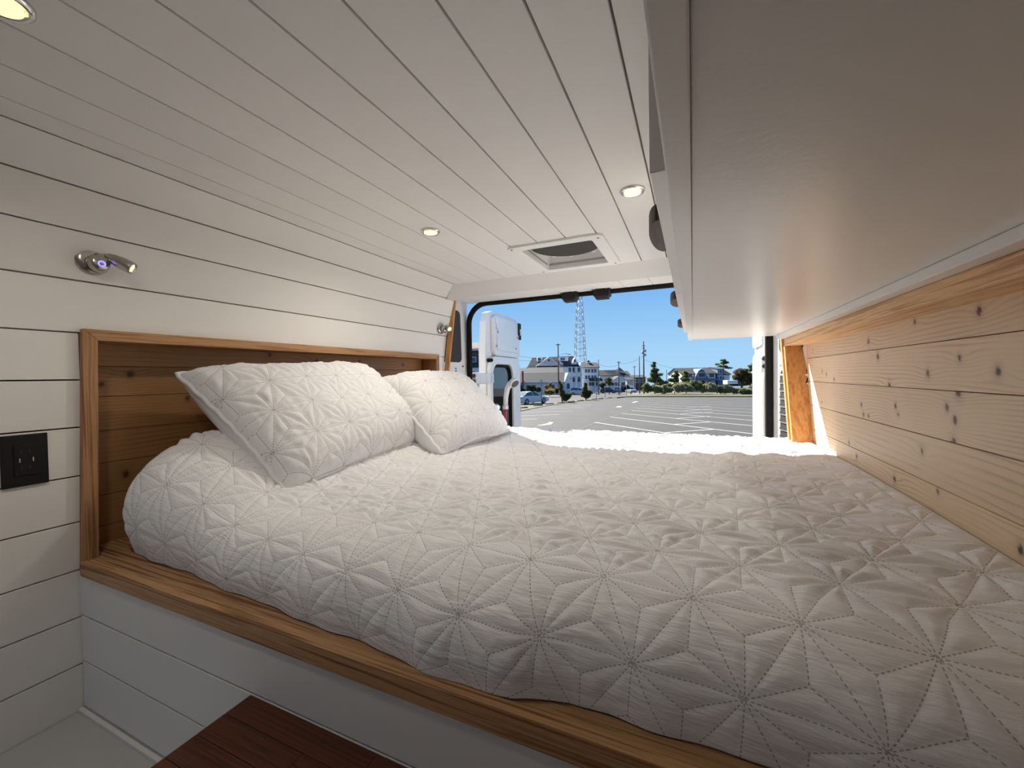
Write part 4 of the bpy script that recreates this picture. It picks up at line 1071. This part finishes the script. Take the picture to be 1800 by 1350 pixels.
pole(1115.5, 643, 130, .14, 'short distant pole behind the small white house', arms=((645, .5),))
pole(1124.5, 626, 96, .13, 'bare pole just left of the tallest pole')
o, zv, xu = pole(1132, 600, 100, .19, 'tallest pole with transformers at the corner of the far lot edge', arms=((608, .35), (612, .3)))
for (x, v) in ((.35, 617), (-.30, 620), (.35, 624)): MB().tube([(x, -.2, zv(v+2.2)), (x, -.2, zv(v-2.2))], .22, 10).build('transformer', M['steel'], o, local=True)
pole(1172, 650, 140, .12, 'faraway pole behind the brush right of the tallest pole')
for u, vt, c, lab in ((951.5, 667, 44, 'thin sign post beside the white sedan'), (1048.5, 690, 62, 'short verge post between the wheel stops right of the far conifer bush'), (1063.5, 678, 66, 'verge post farther along the row of wheel stops'), (1090, 669, 74, 'pale sign post left of the far pavement corner'), (1101.5, 668, 76, 'pale sign post at the far pavement corner')):
    o, zv, xu = pole(u, vt, c, .04, lab, 'sign_post', 'steel' if u > 1080 else 'pole', cat='post', group='thin posts')
    lbox('sign_plate', M['steel'], o, -.12, .12, -.06, -.04, zv(vt)-.35, zv(vt)-.02)
hy = thing('fire_hydrant', gpt(1109, 694), 'small dark fire hydrant on the pale pavement corner', 'hydrant')
MB().lathe([(0, .16), (.05, .16), (.06, .11), (.5, .11), (.52, .14), (.56, .14), (.66, .05), (.70, .03)], (0, 0, 0), (0, 0, 1), 12).build('hydrant_body', M['brick'], hy, local=True)
MB().tube([(-.2, 0, .40), (.2, 0, .40)], .06, 8).build('hose_outlet', M['brick'], hy, local=True)
# wires
def wire(a, b, sag, label, c0, c1):
    p, q_ = at(a[0], a[1], c0), at(b[0], b[1], c1)
    pts = [p+(q_-p)*t-np.array([0, 0, sag*4*t*(1-t)]) for t in np.linspace(0, 1, 14)]
    tag(MB().tube(pts, .022, 5).build('power_wire', M['wire']), label, 'wire', 'overhead wires')
wire((800, 603), (982, 634), .4, 'upper overhead wire running left from the dark pole', 60, 88); wire((800, 617), (982, 637), .4, 'lower overhead wire running left from the dark pole', 60, 88)
wire((1052.5, 640), (1088, 641), .5, 'overhead wire between the two thin poles', 92, 92); wire((1088, 639), (1132, 625), .6, 'overhead wire rising to the tallest pole', 92, 100); wire((1132, 632), (1262, 654), 1.0, 'overhead wire running right from the tallest pole', 100, 104)

# ---- cars
def car(name, u, v, heading, mat, label, L=4.7, Wd=1.84, Hh=1.40, suv=False):
    p = gpt(u, v)
    t = thing(name, p, label, 'car', None, rz=heading)
    k = L/4.7; h = Hh/1.40
    low = [(-2.33, .32), (-2.30, .62), (-2.20, .90), (-1.5, .98), (0.8, .92), (1.6, .84), (2.15, .70), (2.33, .52), (2.35, .28), (1.9, .20), (-1.9, .20)]
    mb = MB(); secs = [(-1.0, .90), (-.93, 1.0), (.93, 1.0), (1.0, .90)]
    vs = []; n = len(low)
    for (s, f) in secs:
        for (x, z) in low: vs.append((x*k*(.985 if f < 1 else 1), s*Wd/2, ((z-.6)*f+.6)*h))
    fs = [tuple(range(n))[::-1], tuple(3*n+i for i in range(n))]
    for a in range(3):
        for i in range(n): fs.append((a*n+i, a*n+(i+1) % n, (a+1)*n+(i+1) % n, (a+1)*n+i))
    mb.add(vs, fs).build('car_body', M[mat], t, local=True, bevel=.03)
    if suv: gp_ = [(-2.15, .92), (-1.85, 1.36), (-1.2, 1.40), (.25, 1.38), (1.0, .92)]
    else: gp_ = [(-1.85, .92), (-1.05, 1.33), (-.35, 1.40), (.15, 1.38), (1.15, .90)]
    vs = []; m = len(gp_)
    for s in (-1, 1):
        for (x, z) in gp_:
            ins = .80 if z < 1.0 else .64
            vs.append((x*k, s*ins*Wd/1.84, z*h))
    fs = [tuple(range(m))[::-1], tuple(m+i for i in range(m))]+[(i, (i+1) % m, m+(i+1) % m, m+i) for i in range(m)]
    MB().add(vs, fs).build('glasshouse', M['wglass'], t, local=True, bevel=.03)
    rs_ = gp_[1:-1]; vs = []
    for s in (-1, 1):
        for (x, z) in rs_: vs.append((x*k*1.02, s*.66*Wd/1.84, z*h+.015))
    m2 = len(rs_); MB().add(vs, [(i, i+1, m2+i+1, m2+i) for i in range(m2-1)]).build('roof', M[mat], t, local=True)
    for s in (-1, 1):
        for (a, b) in ((gp_[0], gp_[1]), (gp_[-1], gp_[-2]), ((-.25, .92), (-.35, 1.39))):
            MB().tube([(a[0]*k, s*.81*Wd/1.84, a[1]*h), (b[0]*k, s*.66*Wd/1.84, b[1]*h)], .04, 6).build('roof_pillar', M[mat], t, local=True)
        for x in (-1.38, 1.42):
            w_ = MB().lathe([(-.11, .30), (-.10, .335), (.10, .335), (.11, .30)], (x*k, s*(Wd/2-.10), .335), (0, 1, 0), 20).build('wheel', M['tyre'], t, local=True)
            MB().lathe([(0, .21), (.02, .19)], (x*k, s*(Wd/2+.005), .335), (0, s, 0), 16).build('rim', M['cargrey'], w_, local=True)
        MB().box(-2.36*k, -2.15*k, s*Wd/2*.95-.28*max(s, 0), s*Wd/2*.95+.28*max(-s, 0), .74*h, .86*h).build('tail_light', M['taillight'], t, local=True)
        MB().box(.72*k, .92*k, s*(Wd/2+.02)-.09, s*(Wd/2+.02)+.09, .95*h, 1.08*h).build('wing_mirror', M[mat], t, local=True)
    MB().box(-2.37*k, -2.28*k, -.8*Wd/1.84, .8*Wd/1.84, .24*h, .40*h).build('rear_bumper', M['tyre'], t, local=True)
    MB().box(-2.36*k, -2.30*k, -.26, .26, .60*h, .72*h).build('number_plate', M['siding'], t, local=True)
    return t
car('sedan', 931, 709.8, math.radians(68), 'carwhite', 'white sedan parked on the street beyond the verge')
car('parked_car', 1085, 690.5, math.radians(-72), 'cardark', 'dark car parked in front of the white cottage', suv=True, Hh=1.6)
car('parked_car', 1109, 690.0, math.radians(-60), 'cargrey', 'silver car parked in front of the small white house', suv=True, Hh=1.6)
car('parked_car', 1069, 691.4, math.radians(20), 'cardark', 'dark car half hidden between the cupola house and cottage', suv=True, Hh=1.6)
car('parked_car', 1019, 694.2, math.radians(10), 'carwhite', 'white car parked behind the two conifer bushes', suv=True, Hh=1.6)

# ---- plants
def foliage(parent, blobs, mat, n, size, name='foliage', seed=0, spiky=False):
    r = np.random.default_rng(seed); vs = []; fs = []
    vol = np.array([b[1][0]*b[1][1]*b[1][2] for b in blobs])**.67; cnt = np.maximum(12, (n*vol/vol.sum()).astype(int))
    for (cn, rad), k in zip(blobs, cnt):
        d = r.normal(size=(k, 3)); d /= np.linalg.norm(d, axis=1)[:, None]; d *= (r.random((k, 1))**.28)
        P_ = np.array(cn)+d*np.array(rad)
        for p in P_:
            a = r.normal(size=3); a /= np.linalg.norm(a); b = np.cross(a, r.normal(size=3)); b /= np.linalg.norm(b)
            s = size*r.uniform(.6, 1.3); s2 = s*(.25 if spiky else .55); i = len(vs)
            vs += [p-a*s, p+b*s2, p+a*s, p-b*s2]; fs.append((i, i+1, i+2, i+3))
    m_ = MB(); m_.add(vs, fs); return m_.build(name, mat, parent, local=True, fix=False)
def plant(name, u, v, c, blobs, mat, n, size, label, cat='shrub', group=None, trunk=None, seed=0, spiky=False, v_ground=True):
    o, c, zv, xu = place(u, c, name, label, cat, group)
    B = []
    for (ub, vb, ru, rv) in blobs:
        k = c/F_PX; B.append(((xu(ub), (seed*37 % 7-3)*.02*ru*k, zv(vb)), (ru*k, ru*k*.8, rv*k)))
    r_ = random.Random(seed); B2 = []
    for (cn, rad) in B:
        B2.append((cn, tuple(x*.8 for x in rad)))
        for _ in range(5):
            th, ph = r_.uniform(0, 6.28), r_.uniform(-.8, 1.2); f = r_.uniform(.28, .5)
            B2.append(((cn[0]+rad[0]*.75*math.cos(th)*math.cos(ph), cn[1]+rad[1]*.75*math.sin(th)*math.cos(ph), cn[2]+rad[2]*.75*math.sin(ph)), tuple(x*f for x in rad)))
    foliage(o, B2, M[mat], n, size, seed=seed, spiky=spiky)
    if trunk:
        MB().tube([(0, 0, -.1), (xu(trunk[0])*.4, 0, zv(trunk[1])*.5), (xu(trunk[0]), 0, zv(trunk[1]))], [trunk[2], trunk[2]*.8, trunk[2]*.35], 7).build('trunk', M['bark'], o, local=True)
    return o
gb = 'conifer bushes on the verge'
plant('conifer_bush', 988, 0, 50, [(993, 699, 9, 7), (988, 691, 7, 8), (986, 681, 4, 7), (984, 674, 2, 5), (999, 697, 5, 6)], 'conifer', 2600, .16, 'dark conifer bush on the verge closest to the white sedan', group=gb, trunk=(988, 690, .10), seed=1, spiky=True)
plant('conifer_bush', 1030, 0, 57, [(1031, 695, 9, 6.5), (1028, 688, 6, 7), (1029, 679, 3.2, 6), (1037, 691, 4, 5)], 'conifer', 2400, .17, 'dark conifer bush on the verge farther from the white sedan', group=gb, trunk=(1029, 688, .10), seed=2, spiky=True)
plant('golden_bush', 968, 0, 74, [(968, 689, 10, 5.5), (961, 690, 5, 4.5)], 'gold', 900, .16, 'rounded golden bush across the street', seed=3)
plant('yellow_tree', 966, 0, 78, [(966, 677, 5, 4.5), (960, 681, 4, 4)], 'gold', 500, .15, 'small yellow-green tree in front of the low house', cat='tree', trunk=(966, 680, .07), seed=4)
plant('dark_hedge', 935, 0, 78, [(930, 683, 5, 6), (938, 684, 6, 6), (946, 686, 5, 5)], 'hedge', 900, .17, 'dark hedge against the low white house', seed=5)
plant('dark_shrub', 979, 0, 76, [(979, 687, 5, 5)], 'hedge', 450, .16, 'dark shrub at the foot of the pole by the golden bush', seed=6)
plant('dark_shrub', 920, 0, 72, [(919, 688, 5, 7)], 'hedge', 450, .16, 'dark shrub at the edge of the open left door', seed=7)
plant('street_tree', 1071, 0, 100, [(1071, 666, 6, 3), (1068, 671, 7, 4), (1074, 675, 6, 4)], 'pine', 800, .28, 'spreading green tree in front of the shingled house', cat='tree', trunk=(1071, 668, .12), seed=8, spiky=True)
plant('street_shrub', 1059, 0, 98, [(1060, 677, 6, 5)], 'hedge', 400, .25, 'dark shrub left of the spreading street tree', seed=9)
plant('street_shrub', 1101, 0, 98, [(1103, 681, 3.5, 4), (1098, 682, 4, 3.5)], 'hedge', 400, .22, 'dark shrub between the two farthest parked cars', seed=24)
gt = 'pines behind the brush'
plant('young_pine', 1151, 0, 96, [(1152, 667, 15, 7), (1150, 658, 9, 6), (1151, 650, 7, 4), (1149, 643, 4.5, 4), (1160, 659, 7, 3), (1151, 638.5, 2.5, 2.5)], 'pine', 2200, .34, 'tallest young pine of the brush, next to the tallest pole', cat='tree', group=gt, trunk=(1151, 642, .16), seed=10, spiky=True)
plant('young_pine', 1186, 0, 98, [(1186, 669, 10, 6), (1188, 661, 7, 5), (1189, 655, 3.5, 4)], 'pine', 1300, .32, 'middle young pine left of the blue barn house', cat='tree', group=gt, trunk=(1187, 660, .12), seed=11, spiky=True)
plant('young_pine', 1206, 0, 96, [(1206, 668, 9, 7), (1206, 659, 5, 5), (1204, 654, 2.5, 3)], 'brushg', 1200, .30, 'pale young pine overlapping the corner of the blue barn house', cat='tree', group=gt, trunk=(1206, 660, .10), seed=12, spiky=True)
plant('tall_pine', 1272, 0, 150, [(1271, 644, 10, 2.2), (1273, 638, 8, 3), (1272, 633.5, 5, 2), (1262, 640, 5, 1.5), (1280, 647, 7, 1.5)], 'pine', 1100, .45, 'tall layered pine rising behind the blue barn house', cat='tree', trunk=(1272, 634, .25), seed=13, spiky=True)
plant('tall_pine', 1319, 0, 140, [(1319, 644, 6, 3), (1320, 650, 9, 3), (1324, 640, 3, 2)], 'pine', 700, .40, 'pine top behind the rusty tree at the right door edge', cat='tree', trunk=(1319, 645, .2), seed=14, spiky=True)
plant('rusty_tree', 1304, 0, 105, [(1300, 655, 13, 8), (1312, 661, 13, 9), (1295, 663, 9, 7), (1306, 672, 18, 8), (1322, 668, 9, 10)], 'rust', 3200, .30, 'large rust-brown tree beside the right rear door', cat='tree', trunk=(1304, 660, .3), seed=15)
bl = [(1139, 683, 10, 9), (1155, 684, 11, 9), (1170, 685, 10, 8.5), (1180, 681, 10, 9.5), (1194, 683, 11, 10), (1208, 682, 11, 9.5), (1222, 680, 12, 11), (1236, 683, 10, 9), (1251, 682, 9, 10), (1264, 684, 11, 9), (1279, 684, 10, 9), (1292, 687, 10, 7), (1308, 688, 11, 6.5), (1323, 689, 10, 6)]
nth = ['first', 'second', 'third', 'fourth', 'fifth', 'sixth', 'seventh', 'eighth', 'ninth', 'tenth', 'eleventh', 'twelfth', 'thirteenth', 'fourteenth']
for i, (u, v, ru, rv) in enumerate(bl):
    plant('brush_clump', u, 0, 84+(i*5 % 4), [(u, v, ru, rv), (u-4, v-1, ru*.6, rv*.8), (u+5, v+1, ru*.6, rv*.7)], 'brush' if i % 3 else 'brushg', 1900, .17, '%s %s brush clump from the tallest pole along the far kerb' % (nth[i], 'pale' if i % 3 else 'green'), group='brush along the far kerb', seed=30+i)
for i, (u, v, ru, rv) in enumerate([(1162, 676, 14, 6), (1200, 676, 14, 6), (1228, 676, 8, 4), (1330, 680, 12, 8)]):
    plant('back_bush', u, 0, 94, [(u, v, ru, rv), (u+3, v+6, ru, rv)], 'brushg', 1000, .26, ['green bush behind the brush below the tallest young pine', 'green bush behind the brush below the pale young pine', 'green bush behind the brush in front of the barn gable', 'green bush behind the brush at the right door edge'][i], group='green bushes behind the brush', seed=60+i)
